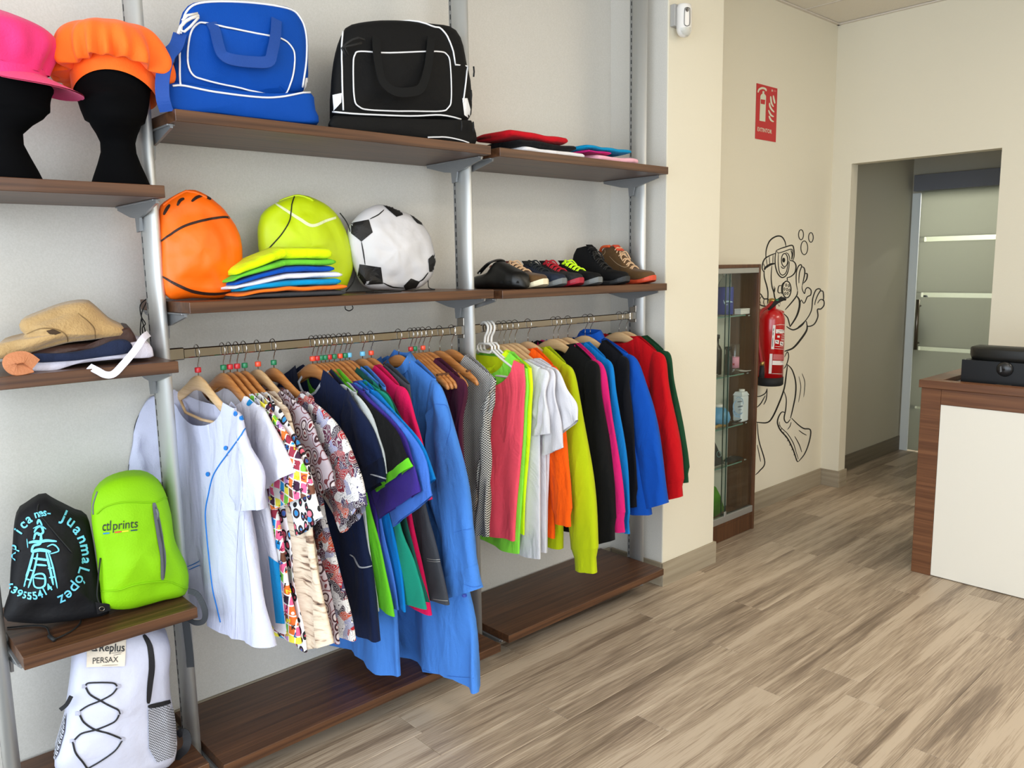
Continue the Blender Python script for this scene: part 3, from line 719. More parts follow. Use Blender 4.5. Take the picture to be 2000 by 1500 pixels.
garment('shirt', 'maroon shirt showing as a narrow strip beside the gingham shirt', 'shirt', hx(826), cloth((70, 20, 44)), sleeve='long', hem=.55, hf=.20, v=.01, sl=(.25, .62), slin=(.16, .6), seed=20)
gg = garment('shirt', 'black and white gingham check shirt at the right end of the left rail', 'shirt', 1.80, M_GING, sleeve='long', hem=.62, hf=.12, v=.018, sl=(.205, .55), slin=(.12, .54), seed=21, fold=.012)
# ---- garments on the right rail
CORAL = cloth((255, 88, 108)); YEL = cloth((206, 226, 10)); NGRN = cloth((140, 232, 70)); LIME = cloth((176, 190, 8)); ORG = cloth((250, 92, 6)); RED = cloth((188, 6, 18)); CYN = cloth((8, 116, 190)); MAG = cloth((206, 26, 104)); FOR = cloth((20, 62, 36))
gp = garment('vest_top', 'fluorescent coral pink top with yellow back on a white plastic hanger', 'shirt', hx(946, 650), CORAL, sleeve='none', hem=.47, hf=.150, hr=.16, v=.018, drop=(.115, .0), nw=.165, sh=.215, zt=1.165, zs=1.150, seed=22, fold=.005, v0=.006)
garment('t_shirt', 'neon green t-shirt with hem showing under the coral top', 'shirt', hx(952, 650), NGRN, sleeve='none', hem=.425, hf=.155, hr=.16, v=.012, drop=(.1, .02), nw=.12, seed=23, sh=.215, fold=.004)
garment('t_shirt', 'fluorescent yellow t-shirt showing as a thin edge behind the neon green one', 'shirt', hx(959, 650), cloth((226, 255, 20)), sleeve='none', hem=.50, hf=.165, v=.010, seed=24, sh=.218)
garment('t_shirt', 'white t-shirt nearest the neon shirts', 'shirt', hx(974, 660), WHT2, hem=.40, hf=.215, v=.012, sl=(.285, .90), slin=(.20, .88), seed=25, drop=(.05, .01), nw=.15, sh=.225, zt=1.16)
garment('t_shirt', 'white t-shirt in the middle of the three white ones', 'shirt', hx(984, 660), cloth((216, 213, 217)), hem=.415, hf=.215, v=.010, sl=(.325, .85), slin=(.22, .80), seed=26, drop=(.05, .01), nw=.15, sh=.225, zt=1.16)
garment('t_shirt', 'white t-shirt with sleeve spread over the lime sweatshirt', 'shirt', hx(995, 658), cloth((220, 218, 222)), hem=.41, hf=.205, v=.014, sl=(.375, .955), slin=(.25, .862), seed=27, drop=(.05, .01), nw=.15, sh=.225, zt=1.16)
def sweat(px, lab, m_, so, si, hem=.46, hf=.20, v=.03, seed=0, zs=1.135, **k):
    k.setdefault('nw', .10)
    return garment('sweatshirt', lab, 'sweatshirt', hx(px, 655), m_, sleeve='long', hem=hem, hf=hf, v=v, sl=so, slin=si, seed=seed, zs=zs, cuff=.10, cuffm=m_, band=(.92, m_), fold=.006, **k)
sweat(1006, 'orange sweatshirt between the white t-shirts and the lime sweatshirt', ORG, (.315, .535), (.215, .53), seed=30, v=.02)
sweat(1031, 'yellow green sweatshirt with the longest sleeve on the right rail', LIME, (.385, .355), (.255, .335), seed=31, v=.035, hem=.40, hf=.18)
sweat(1081, 'black sweatshirt with loosely bunched sleeve next to the lime one', BLK, (.345, .44), (.24, .395), seed=32, v=.035, hem=.42)
sweat(1090, 'magenta sweatshirt squeezed behind the black one', MAG, (.375, .47), (.28, .45), seed=33, v=.012)
sweat(1109, 'light blue sweatshirt behind the magenta one', CYN, (.355, .445), (.27, .435), seed=34, v=.014, hf=.33)
sweat(1143, 'black fleece hidden behind the royal blue jacket collar', cloth((14, 14, 20)), (.30, .52), (.22, .5), seed=35, v=.012, hem=.5)
gr = garment('fleece_jacket', 'royal blue zip fleece jacket with raised collar', 'jacket', hx(1153, 640), ROYAL, sleeve='long', hem=.478, hf=.33, v=.038, sl=(.40, .545), slin=(.30, .50), seed=36, drop=(.02, .0), zs=1.14, xs=.012, fold=.007)
stand_collar(gr, ROYAL, .032)
sweat(1209, 'bright red sweatshirt second from the right end of the rail', RED, (.362, .53), (.265, .495), seed=37, v=.045, hem=.52, hf=.22, drop=(.04, .01))
sweat(1223, 'dark green sweatshirt, last at the right end of the rail', FOR, (.36, .58), (.27, .56), seed=38, v=.014, hem=.55)

# ---- hangers
hl = [(386, 'red', True, 'first wooden hanger on the left rail, red bead, in the white piped tunic'), (436, 'green', False, 'wooden hanger with green bead in the blue-collared white tunic'),
      (449, 'red', False, 'wooden hanger with red bead in the letter-print tunic'), (463, 'red', False, 'wooden hanger with red bead in the leopard-spot tunic'),
      (478, 'green', False, 'wooden hanger with green bead in the birch-print tunic'), (504, 'orange', True, 'pale wooden hanger with orange bead in the skull-print tunic'),
      (535, 'green', False, 'reddish wooden hanger with green bead in the doodle-print tunic'), (611, 'orange', False, 'wooden hanger with orange bead in the navy tunic'),
      (620, 'red', False, 'wooden hanger with red bead in the pale grey tunic'), (628, 'green', False, 'wooden hanger with green bead in the black and lime tunic'),
      (636, 'green', False, 'wooden hanger with green bead in the purple tunic'), (644, 'red', False, 'wooden hanger with red bead in the cornflower tunic'),
      (653.5, 'green', False, 'wooden hanger with green bead in the cerulean polo shirt'), (665, 'orange', False, 'wooden hanger with orange bead in the teal tunic'),
      (675, 'green', False, 'wooden hanger with green bead in the bottle green tunic'), (683, 'blue', False, 'wooden hanger with pale blue bead in the rear blue coat'),
      (709, 'blue', False, 'wooden hanger with pale blue bead in the crimson tunic'), (726, 'orange', False, 'wooden hanger with orange bead in the charcoal pinafore'),
      (780, None, False, 'wooden hanger without bead in the long blue work coat')]
for p, b_, pale, lb in hl: wood_hanger(hx(p), lb, b_, pale, group='wooden hangers on the left rail')
el = [(802, 'red', 'empty notched hanger with red bead right of the blue coat'), (810, 'green', 'empty notched hanger with green bead'), (818, None, 'empty notched hanger, third after the blue coat, without bead'),
      (826, 'orange', 'wooden hanger with orange bead among the empty ones'), (838, None, 'empty notched hanger second from the middle upright'), (859, None, 'empty notched hanger nearest the middle upright')]
for p, b_, lb in el: wood_hanger(hx(p, 675), lb, b_, notch=True, group='notched wooden hangers by the middle upright')
wood_hanger(1.80, 'wooden hanger inside the gingham shirt', group='wooden hangers on the left rail')
for p, lb in ((946, 'white plastic hanger in front, holding the coral pink top'), (952, 'white plastic hanger second from front, in the neon green shirt'), (959, 'white plastic hanger rearmost of the three, in the yellow shirt')):
    plastic_hanger(hx(p, 650), lb, 'white plastic hangers')
for p, lb in ((974, 'nearest white t-shirt'), (984, 'middle white t-shirt'), (995, 'farthest white t-shirt'), (1006, 'orange sweatshirt'), (1031, 'lime sweatshirt'), (1081, 'black sweatshirt'), (1090, 'magenta sweatshirt'), (1109, 'light blue sweatshirt'),
              (1143, 'black fleece'), (1153, 'royal blue fleece jacket'), (1209, 'red sweatshirt'), (1223, 'dark green sweatshirt')):
    wood_hanger(hx(p, 655), 'pale wooden hanger holding the '+lb, None, True, group='pale wooden hangers on the right rail')

# ================================================================== soft goods
def pillow(name, pts, y0, y1, material, parent, rnd=.03, dome=.02, lean=0., wr=.004, ws=14, N=56, top=None, seed=0, k=5, smooth_px=True, backdome=.3, label=None, skew=None):
    # outline traced on the plane y0 becomes a padded body from y0 (front) to y1 (back)
    P = [WY(a, b, y0) for a, b in pts]; P = [Vector((p.x, p.z, 0)) for p in P]
    Q = spline(P, 8, True) if smooth_px else P
    L = [0]
    for i in range(len(Q)): L.append(L[-1]+(Q[(i+1) % len(Q)]-Q[i]).length)
    R = []; j = 0
    for i in range(N):
        d = L[-1]*i/N
        while L[j+1] < d: j += 1
        u = (d-L[j])/max(1e-9, L[j+1]-L[j]); R.append(Q[j]*(1-u)+Q[(j+1) % len(Q)]*u)
    c = sum(R, Vector())/N; zb = min(r.y for r in R); size = sum((r-c).length for r in R)/N
    sk = c.x/y0 if skew is None else skew
    def ring(sc, y): 
        o = []
        for r in R:
            q = c+(r-c)*sc; nz = noise.noise(Vector((q.x*ws, q.y*ws, y*ws+seed*7)))
            n2 = noise.noise(Vector((q.x*ws*2.3, q.y*ws*2.3, y*ws+seed*3)))
            yy = y+lean*(q.y-zb)+(nz*.7+n2*.35)*wr*(1 if y < (y0+y1)/2 else .5)
            o.append(Vector((q.x+nz*wr*.25+sk*max(0, y-y0), yy, max(zb, q.y+n2*wr*.0))))
        return o
    rs = rnd/size; rings = []
    for i in range(7): u = 1-i/7; s_ = (1-rs)*(1-u); rings.append(ring(max(.001, s_), y0-dome*(1-(s_/(1-rs))**2)))
    for i in range(k+1): a = PI/2*i/k; rings.append(ring(1-rs+rs*math.sin(a), y0+rnd*(1-math.cos(a))))
    for i in range(k+1): a = PI/2*(1-i/k); rings.append(ring(1-rs+rs*math.sin(a), y1-rnd*(1-math.cos(a))))
    for i in range(1, 5): s_ = (1-rs)*(1-i/5); rings.append(ring(s_, y1+dome*backdome*(1-(s_/(1-rs))**2)))
    b = MB().loft(rings); o = b.obj(name, material, parent, label=label); return o
def px_tube(name, pts, r, mp, material, parent, closed=False, n=6, lift=0, sub=5, **k):
    sp_ = spline(pts, sub, closed); q = [mp(p.x, p.y) for p in sp_]
    if sum(p is not None for p in q) < .6*len(q): q = [mp(p.x, p.y, True) for p in sp_]
    out = [p for p in q if p is not None]
    return MB().tube(out, r, n, closed=closed).obj(name, material, parent, **k)
def px_strap(name, pts, wd, mp, material, parent, th=.002, sub=5, **k):
    return MB().tube([mp(p.x, p.y) for p in spline(pts, sub)], wd/2, 10, flat=th/wd*2).obj(name, material, parent, **k)
def strap3(name, pts, wd, normal, material, parent, th=.003, sub=5, **k):
    q = spline(pts, sub); rings = []
    for i, p in enumerate(q):
        t = (q[min(i+1, len(q)-1)]-q[max(i-1, 0)]).normalized(); n_ = Vector(normal) if not callable(normal) else normal(p); n_ = (n_-t*n_.dot(t)).normalized(); b_ = t.cross(n_)
        rings.append([p+b_*wd/2+n_*th/2, p-b_*wd/2+n_*th/2, p-b_*wd/2-n_*th/2, p+b_*wd/2-n_*th/2])
    return MB().loft(rings).obj(name, material, parent, smooth=False, **k)
WPIPE = mat('white_piping', (236, 236, 238), .4)
# ---- blue sports bag
BB = mat('blue_nylon', (0, 68, 158), .7, bump=.12, bscale=300, spec=.18); BBD = mat('blue_webbing', (0, 62, 142), .7, bump=.2, bscale=400)
zt1 = SH['top1']
t = thing('sports_bag', 'royal blue sports bag with white piping and shoe compartment on the top shelf', 'bag', (1.02, 2.3, zt1), 'piped sports bags')
def lift_px(pts, mp): return pts
up_ = pillow('main_compartment', [(341, 178), (345, 100), (352, 40), (366, 12), (400, 2), (480, 4), (560, 12), (590, 30), (604, 65), (606, 120), (601, 172), (560, 190), (450, 192)], 2.165, 2.40, BB, t, .035, .018, 0, .006, 12, seed=1, skew=.36)
lowb = pillow('shoe_compartment', [(335, 222), (331, 190), (336, 166), (420, 176), (520, 186), (600, 186), (613, 188), (617, 215), (618, 246), (500, 238), (420, 228)], 2.150, 2.42, BB, t, .016, .006, 0, .004, 12, seed=2, skew=.40)
zmn = min((v.co.z for v in lowb.data.vertices))+OFF[lowb.name].z
t.location.z += zt1+.0005-zmn; 
for o in (up_, lowb): OFF[o.name] = OFF[o.name]+Vector((0, 0, zt1+.0005-zmn))
OFF[t.name] = Vector(t.location)
mpb = on_objs([up_, lowb], .002)
px_tube('piping', [(352, 165), (352, 110), (356, 55), (368, 20), (400, 6), (480, 6), (560, 17), (586, 36), (597, 70), (597, 120), (590, 170)], .0028, mpb, WPIPE, t)
px_tube('piping', [(337, 168), (360, 168), (420, 180), (500, 190), (545, 190), (600, 181), (611, 186)], .0028, mpb, WPIPE, t)
pkt = polys('front_pocket', [[(366, 112), (372, 62), (388, 48), (440, 58), (540, 74), (566, 90), (574, 112), (566, 160), (556, 182), (530, 184), (400, 158), (376, 146)]], on_objs([up_], .004), BB, t, 6)
px_tube('pocket_piping', [(366, 112), (372, 66), (386, 47), (402, 46), (440, 54), (500, 66), (548, 76), (568, 92), (574, 112), (570, 150), (556, 182), (536, 184), (470, 172), (400, 156), (374, 144)], .0025, on_objs([up_], .004), WPIPE, t, closed=True)
h = lambda x, y, d=.022: WY(x, y, 2.165-d)
strap3('carry_handle', [h(412, 44, .012), h(420, 60, .02), h(426, 85, .035), h(434, 106, .045), h(452, 116, .05), h(490, 121, .05), h(524, 120, .05), h(532, 100, .045), h(538, 70, .03), h(540, 38, .012)], .030, (0, -1, .1), BBD, t)
strap3('shoulder_strap', [WY(352, 66, 2.15), WY(344, 90, 2.14), WY(328, 110, 2.13), WY(318, 150, 2.13), WY(318, 190, 2.13), WY(326, 218, 2.14)], .034, (-.6, -.8, 0), BBD, t)
b = MB().tube([WY(a, c, 2.14) for a, c in ((348, 66), (353, 52), (362, 42), (372, 36), (388, 30))], .004, 8)
b.tube([WY(a, c, 2.14) for a, c in ((356, 40), (366, 30), (386, 26), (388, 34), (372, 52), (360, 62), (350, 58))], .0032, 8)
b.obj('snap_hook', WPL, t)
polys('corner_patch', [[(596, 152), (600, 152), (610, 180), (592, 176)], [(334, 140), (341, 136), (342, 160), (335, 160)]], mpb, WPIPE, t, 3)
# ---- black sports bag
KB = mat('black_nylon', (11, 11, 12), .7, bump=.15, bscale=300, spec=.2); KBD = mat('black_webbing', (19, 19, 19), .85, spec=.2)
t = thing('sports_bag', 'black sports bag with white piping on the top shelf', 'bag', (1.55, 2.3, zt1), 'piped sports bags')
ub = pillow('main_compartment', [(652, 218), (646, 160), (652, 100), (668, 50), (690, 34), (760, 26), (840, 33), (888, 42), (906, 70), (916, 115), (924, 160), (918, 225), (840, 226), (740, 226)], 2.175, 2.39, KB, t, .04, .02, 0, .006, 12, seed=3, skew=.58)
lb_ = pillow('shoe_compartment', [(648, 246), (647, 220), (654, 218), (740, 222), (850, 226), (910, 228), (925, 234), (927, 278), (840, 268), (740, 258)], 2.165, 2.42, KB, t, .016, .006, 0, .004, 12, seed=4, skew=.58)
zmn = min((v.co.z for v in lb_.data.vertices))+OFF[lb_.name].z; dz = zt1+.0005-zmn
t.location.z += dz
for o in (ub, lb_): OFF[o.name] = OFF[o.name]+Vector((0, 0, dz))
OFF[t.name] = Vector(t.location)
mpk = on_objs([ub, lb_], .002)
px_tube('piping', [(670, 215), (668, 160), (668, 90), (674, 50), (690, 33), (760, 31), (850, 38), (880, 44), (900, 64), (912, 100), (910, 150), (904, 200)], .0028, mpk, WPIPE, t)
px_tube('piping', [(650, 218), (700, 222), (800, 226), (860, 224), (900, 232)], .0028, mpk, WPIPE, t)
px_tube('piping', [(835, 268), (870, 268), (900, 274), (915, 279)], .0025, mpk, WPIPE, t)
polys('front_pocket', [[(689, 130), (692, 108), (702, 102), (760, 106), (850, 102), (872, 108), (878, 125), (880, 190), (874, 210), (850, 217), (730, 215), (700, 208), (692, 190)]], on_objs([ub], .004), KB, t, 6)
px_tube('pocket_piping', [(689, 130), (692, 108), (704, 101), (760, 104), (850, 101), (872, 108), (878, 130), (880, 190), (874, 210), (850, 217), (730, 215), (700, 208), (691, 190)], .0025, on_objs([ub], .004), WPIPE, t, closed=True)
strap3('carry_handle', [h(735, 74, .01), h(736, 100, .02), h(740, 130, .035), h(748, 160, .05), h(770, 178, .055), h(800, 180, .055), h(822, 172, .05), h(834, 140, .035), h(840, 100, .02), h(842, 74, .01)], .028, (0, -1, .1), KBD, t)
b = MB().tube([WY(a, c, 2.14) for a, c in ((712, 78), (700, 74), (688, 78), (676, 86), (668, 94), (676, 110), (680, 106), (672, 92), (690, 88), (706, 84))], .0035, 8); b.obj('snap_hook', BLACK, t)
polys('corner_patch', [[(902, 192), (912, 192), (918, 214), (916, 232), (906, 224)], [(650, 186), (667, 182), (666, 200), (652, 216)]], mpk, WPIPE, t, 3)
b = MB()
for (x, y_) in ((901, 246), (924, 248), (925, 140), (920, 186)): b.tube([WY(x, y_-10, 2.150), WY(x+1, y_, 2.148), WY(x, y_+10, 2.150)], .003, 6)
b.obj('zip_pull', BLACK, t)

# ---- ball-print drawstring bags on the middle shelf
zb = SH['balls']
def settle(t, objs, z):
    mn = min(v.co.z+OFF[o.name].z for o in objs for v in o.data.vertices); d = z+.0006-mn
    t.location.z += d; OFF[t.name] = Vector(t.location)
    for o in objs: OFF[o.name] = OFF[o.name]+Vector((0, 0, d))
ORB = mat('orange_polyester', (255, 108, 0), .5, bump=.1, bscale=40); 
t = thing('drawstring_bag', 'orange drawstring bag printed like a basketball', 'bag', (.93, 2.3, zb), 'ball-print drawstring bags')
ob = pillow('bag_body', [(322, 580), (314, 480), (316, 410), (334, 388), (380, 367), (420, 382), (455, 418), (476, 460), (480, 510), (470, 550), (448, 584), (380, 586)], 2.22, 2.34, ORB, t, .05, .03, .12, .012, 16, seed=5)
settle(t, [ob], zb)
mp = on_objs([ob]); BRN = mat('dark_brown_print', (44, 22, 16), .6)
ribbons('printed_seams', [([(314, 472), (330, 460), (360, 442), (400, 430), (440, 424), (458, 432)], 5), ([(440, 412), (460, 440), (472, 480), (476, 520), (474, 545)], 5),
  ([(320, 420), (326, 408), (332, 400)], 6), ([(346, 402), (352, 392), (360, 388)], 6), ([(374, 394), (384, 386), (396, 382)], 6), ([(318, 540), (345, 556), (380, 570), (420, 574), (455, 570)], 6), ([(402, 384), (412, 390)], 5)], mp, BRN, t)
px_tube('drawstring_hem', [(318, 402), (340, 386), (380, 368), (410, 376)], .004, on_objs([ob], .0), ORB, t)
TNB = mat('tennis_polyester', (196, 220, 6), .5, bump=.1, bscale=40)
t = thing('drawstring_bag', 'yellow-green drawstring bag printed like a tennis ball', 'bag', (1.27, 2.36, zb), 'ball-print drawstring bags')
tb_ = pillow('bag_body', [(522, 550), (508, 500), (507, 440), (522, 406), (560, 384), (600, 374), (640, 390), (668, 415), (688, 460), (695, 500), (688, 540), (668, 566), (600, 574), (540, 570)], 2.31, 2.42, TNB, t, .05, .03, .1, .012, 16, seed=6)
settle(t, [tb_], zb)
mp = on_objs([tb_]); CRM = mat('cream_print', (232, 240, 190), .6); CORD = mat('black_cord', (14, 14, 15), .7)
ribbons('printed_seams', [([(538, 398), (560, 412), (585, 428), (610, 441), (640, 430), (668, 422)], 6, False)], mp, CRM, t)
px_tube('drawstring', [(578, 378), (570, 400), (566, 430), (552, 455), (535, 475), (518, 492)], .0018, on_objs([tb_], .002), CORD, t)
px_tube('drawstring', [(664, 416), (680, 440), (690, 480), (696, 520), (690, 550), (676, 568)], .0022, on_y(2.355), CORD, t)
px_tube('drawstring_hem', [(545, 392), (575, 378), (600, 373), (625, 382)], .004, on_objs([tb_], .0), TNB, t)
FTB = mat('white_polyester', (216, 214, 216), .45, bump=.1, bscale=40)
t = thing('drawstring_bag', 'white drawstring bag printed like a football with black pentagons', 'bag', (1.6, 2.36, zb), 'ball-print drawstring bags')
fb = pillow('bag_body', [(698, 545), (686, 500), (684, 450), (698, 428), (725, 406), (755, 398), (790, 410), (825, 428), (846, 460), (856, 500), (850, 535), (830, 560), (800, 570), (750, 570), (715, 566)], 2.31, 2.42, FTB, t, .05, .03, .1, .013, 18, seed=7)
settle(t, [fb], zb)
mp = on_objs([fb], .0015); PB = mat('black_print', (16, 14, 14), .6)
for pp in [[(686, 436), (720, 429), (728, 454), (706, 472), (686, 456)], [(702, 516), (744, 522), (748, 554), (712, 556), (699, 538)], [(748, 401), (762, 398), (780, 404), (787, 420), (774, 424), (760, 412)],
  [(800, 419), (822, 428), (830, 442), (814, 436)], [(836, 506), (853, 490), (856, 508), (850, 530), (838, 531)], [(802, 544), (820, 550), (812, 562), (792, 566), (788, 558)]]:
    polys('black_panel', [pp], mp, PB, t, 5)
for st in [([(706, 472), (710, 495), (713, 517)], 2.6), ([(722, 428), (738, 420), (750, 410)], 2.2), ([(748, 552), (766, 560), (790, 562)], 2.4), ([(836, 532), (826, 545), (818, 550)], 2.4)]:
    ribbons('panel_seam', [st], mp, PB, t)
b = MB(); b.tube(spline([WY(836, 548, 2.29), WY(838, 562, 2.27), (1.70, 2.25, zb+.003), (1.62, 2.24, zb+.003), WY(790, 575, 2.24)], 5), .0018, 6)
b.tube(spline([(1.42, 2.25, zb+.003), (1.50, 2.22, zb+.003), (1.55, 2.24, zb+.003), (1.48, 2.26, zb+.003), (1.43, 2.22, zb+.004)], 5), .0025, 6); b.obj('drawstring', CORD, t)
# loop of cord hanging under the shelf, and the basketball bag's cords on the left
t2 = bpy.data.objects['drawstring_bag']
b = MB(); b.tube(spline([WY(a, c, 2.42) for a, c in ((286, 584), (274, 596), (276, 618), (284, 632), (278, 640), (280, 654), (284, 648), (276, 616), (286, 590))], 4), .0016, 6)
b.tube(spline([WY(a, c, 2.42) for a, c in ((276, 622), (274, 650), (280, 662))], 4), .0016, 6); b.obj('drawstring', CORD, t2)
b = MB().tube(spline([WY(a, c, 2.30) for a, c in ((674, 598), (675, 604), (682, 607), (689, 603), (688, 597))], 4), .0018, 6)
b.obj('drawstring', CORD, bpy.data.objects['drawstring_bag.001'])

# ---- folded cloth
def folded(name, label, cat, x0, x1, y0, y1, z0, h_, m_, seed=0, group=None, fac=None, parts=None, tilt=0, nf=3):
    """one folded garment: nested layers rolled over at the front edge"""
    rn = random.Random(seed); t = thing(name, label, cat, ((x0+x1)/2, (y0+y1)/2, z0), group)
    fac = fac or (lambda x: 1); base = fac_base.get('f') or (lambda x, y: 0)
    for l_ in range(nf):
        za, zb_ = l_/nf, (l_+1)/nf; rings = []; n = 28
        ix = rn.uniform(0, .012); fx = rn.uniform(0, .010); rx = rn.uniform(0, .012)
        for i in range(n+1):
            u = i/n; x = x0+ix+(x1-rx-x0-ix)*u; e = min(1, min(u, 1-u)*22+.35)**.5
            ring = []
            for k in range(26):
                a = 2*PI*k/26; ca, sa = math.cos(a), math.sin(a)
                yy = (y0+y1)/2+fx/2-(y1-y0-fx)/2*(abs(ca)**.5)*(1 if ca > 0 else -1)
                zm = (za+zb_)/2; zh = (zb_-za)/2*e*(abs(sa)**.6)*(1 if sa > 0 else -1)
                nz = noise.noise(Vector((x*14, yy*9, seed*3.1)))
                z = z0+(zm+zh*.98)*h_*fac(x)+base(x, yy)+nz*.0045*(.4+abs(zm))
                ring.append(Vector((x, yy+noise.noise(Vector((x*11, seed, l_)))*.008+(.010*(1-e)), max(z, z0+.0003) if base(x, yy) == 0 else z)))
            rings.append(ring)
        MB().loft(rings).obj('folded_layer', m_, t)
    return t
fac_base = {}
zs_ = SH['balls']; x0, x1 = .945, 1.292
cols = [((62, 63, 66), 'charcoal grey folded t-shirt at the bottom of the pile', .017), ((250, 120, 30), 'orange folded t-shirt, second from the bottom of the pile', .015), ((0, 142, 196), 'turquoise folded t-shirt in the middle of the pile', .021),
        ((226, 226, 236), 'white folded t-shirt above the turquoise one', .018), ((0, 76, 176), 'royal blue folded t-shirt under the green one', .019), ((104, 190, 48), 'green folded t-shirt second from the top of the pile', .020), ((214, 240, 0), 'fluorescent yellow folded t-shirt on top of the pile', .036)]
acc = 0; facL = lambda x: .50+.50*min(1, max(0, (x-x0)/.16))**.8
for i, (c, lb, h_) in enumerate(cols):
    a_ = acc; fac_base['f'] = (lambda a_: (lambda x, y_: a_*facL(x)))(a_)
    folded('t_shirt', lb, 'shirt', x0-(.0, .0, -.015, .012, .0, .01, .0)[i], x1-(0, -.004, .01, .004, .02, .022, .026)[i], 2.145+(.0, .0, .012, .008, .014, .016, .02)[i], 2.30, zs_, h_, cloth(c), 40+i, 'pile of folded t-shirts by the tennis-ball bag', facL, nf=1)
    acc += h_
fac_base['f'] = None
def pile(items, x0, x1, y0, y1, z, grp, sd):
    acc = 0
    for i, (c, lb, h_, dx0, dx1) in enumerate(items):
        a_ = acc; fac_base['f'] = (lambda a_: (lambda x, y_: a_*1.0))(a_) if a_ else None
        folded('t_shirt', lb, 'shirt', x0+dx0, x1+dx1, y0+.004*i, y1, z, h_, cloth(c), sd+i, grp, nf=1); acc += h_
    fac_base['f'] = None
zt2 = SH['top2']
pile([((236, 234, 236), 'white folded t-shirt at the bottom of the left pile on the top right shelf', .026, .07, .04), ((18, 16, 18), 'black folded t-shirt between the red and white ones', .024, .05, .0), ((190, 10, 26), 'red folded t-shirt on top of the left pile, top right shelf', .030, .0, -.04)], 1.98, 2.34, 2.15, 2.36, zt2, 'left pile on the top right shelf', 60)
pile([((242, 182, 196), 'pale pink folded t-shirt at the bottom of the right pile', .030, .04, .03), ((200, 30, 120), 'magenta folded t-shirt in the right pile', .012, .0, -.14), ((0, 140, 190), 'turquoise folded t-shirt on top of the right pile', .020, .0, .0)], 2.40, 2.68, 2.15, 2.40, zt2, 'right pile on the top right shelf', 70)

# ================================================================== mannequin heads and hats
def head(name, label, cx, cy, z0, yaw, hgt=.375, grp='black velvet mannequin heads', tw=1.0):
    t = thing(name, label, 'mannequin', (cx, cy, z0), grp)
    # (z, forward centre, half depth, half width)
    P = [(0, .0, .062, .066), (.004, 0, .066, .071), (.03, -.002, .058, .062), (.06, -.006, .049, .051), (.09, -.012, .043, .042), (.115, -.012, .044, .041), (.135, -.002, .058, .048), (.150, .008, .074, .056),
         (.165, .012, .083, .062), (.19, .010, .088, .069), (.215, .006, .094, .074), (.235, .004, .094, .077), (.26, .0, .095, .080), (.29, -.006, .093, .080), (.32, -.01, .086, .075), (.345, -.012, .070, .062), (.365, -.013, .044, .04), (.375, -.013, .01, .01)]
    k = hgt/.375; c_, s_ = math.cos(yaw), math.sin(yaw); rings = []
    for i in range(len(P)*3-2):
        a = i/3; i0 = int(a); u = a-i0; p = [q1*(1-u)+q2*u for q1, q2 in zip(P[i0], P[min(i0+1, len(P)-1)])]
        ring = []
        for j in range(36):
            an = 2*PI*j/36; f = p[1]+p[2]*math.cos(an); w_ = p[3]*math.sin(an)*(1.12 if p[0] > .16 else 1)
            fr = max(0, math.cos(an))**14
            f += fr*.014*math.exp(-((p[0]-.212)/.016)**2)+fr*.004*math.exp(-((p[0]-.168)/.012)**2)-max(0, math.cos(an))**4*.006*math.exp(-((p[0]-.24)/.012)**2)
            ring.append((cx+(f*c_-w_*s_)*k, cy+(f*s_+w_*c_)*k, z0+p[0]*k))
        rings.append(ring)
    MB().loft(rings).obj('head_form', VELVET, t); return t
zh = SH['heads']
hA = WY(241, 356, 2.22); hB = WY(38, 346, 2.22)
head('mannequin_head', 'black velvet mannequin head facing forward under the orange chef hat', hA.x, 2.24, zh, math.radians(-112), .375)
head('mannequin_head', 'black velvet mannequin head in profile under the pink cap, at the left edge', hB.x-.012, 2.24, zh, math.radians(-38), .375)
# chef hat
OC = mat('orange_cotton', (252, 104, 4), .8, bump=.15, bscale=200, sheen=.1)
cx, cy = hA.x+.004, 2.235
t = thing('chef_hat', 'puffed orange chef hat on the forward-facing mannequin head', 'hat', (cx, cy, zh+.22))
NB = 152; vd = math.radians(-112)
def band_z(a): fw = math.cos(a-vd); return zh+(.272+.0*fw if False else .222+.050*(max(0, fw)**1.3)-.020*max(0, -fw))
rings = []
prof = [(.099, .002), (.112, -.006), (.128, -.008), (.138, .012), (.139, .040), (.131, .068), (.112, .092), (.082, .108), (.045, .116), (.004, .117)]
ps = spline([(a, b) for a, b in prof], 6)
for i, p in enumerate(ps):
    u = i/(len(ps)-1); ring = []
    for j in range(NB):
        a = 2*PI*j/NB; pl_ = (math.sin(a*19+2*math.sin(a*3))*.0085*math.exp(-((u-.25)/.32)**2)*1.5+math.sin(a*9+1.3+3*u)*.007+abs(math.sin(a*5.5+.7))*.006*(1-u))*min(1, u*5)*(1-u)**.6*1.2
        pl_ += noise.noise(Vector((math.cos(a)*3, math.sin(a)*3, u*4)))*.014*(1-u)*min(1, u*6)
        rr = p.x*.94+.004+pl_; bz = band_z(a)+.042; mid = zh+.284
        ring.append((cx+rr*math.cos(a), cy+rr*math.sin(a), bz*(1-min(1, u*1.4))+mid*min(1, u*1.4)+p.y+noise.noise(Vector((math.cos(a)*2, math.sin(a)*2, u*3+9)))*.010*(1-u)*min(1, u*4)))
    rings.append(ring)
MB().loft(rings, cap=(False, True)).obj('puffed_crown', OC, t)
rings = []
for i in range(6):
    u = i/5; rings.append([(cx+(.097+.003*u)*math.cos(2*PI*j/64), cy+(.097+.003*u)*math.sin(2*PI*j/64), band_z(2*PI*j/64)+.046*u) for j in range(64)])
MB().loft(rings, cap=(False, False)).obj('hat_band', OC, t)
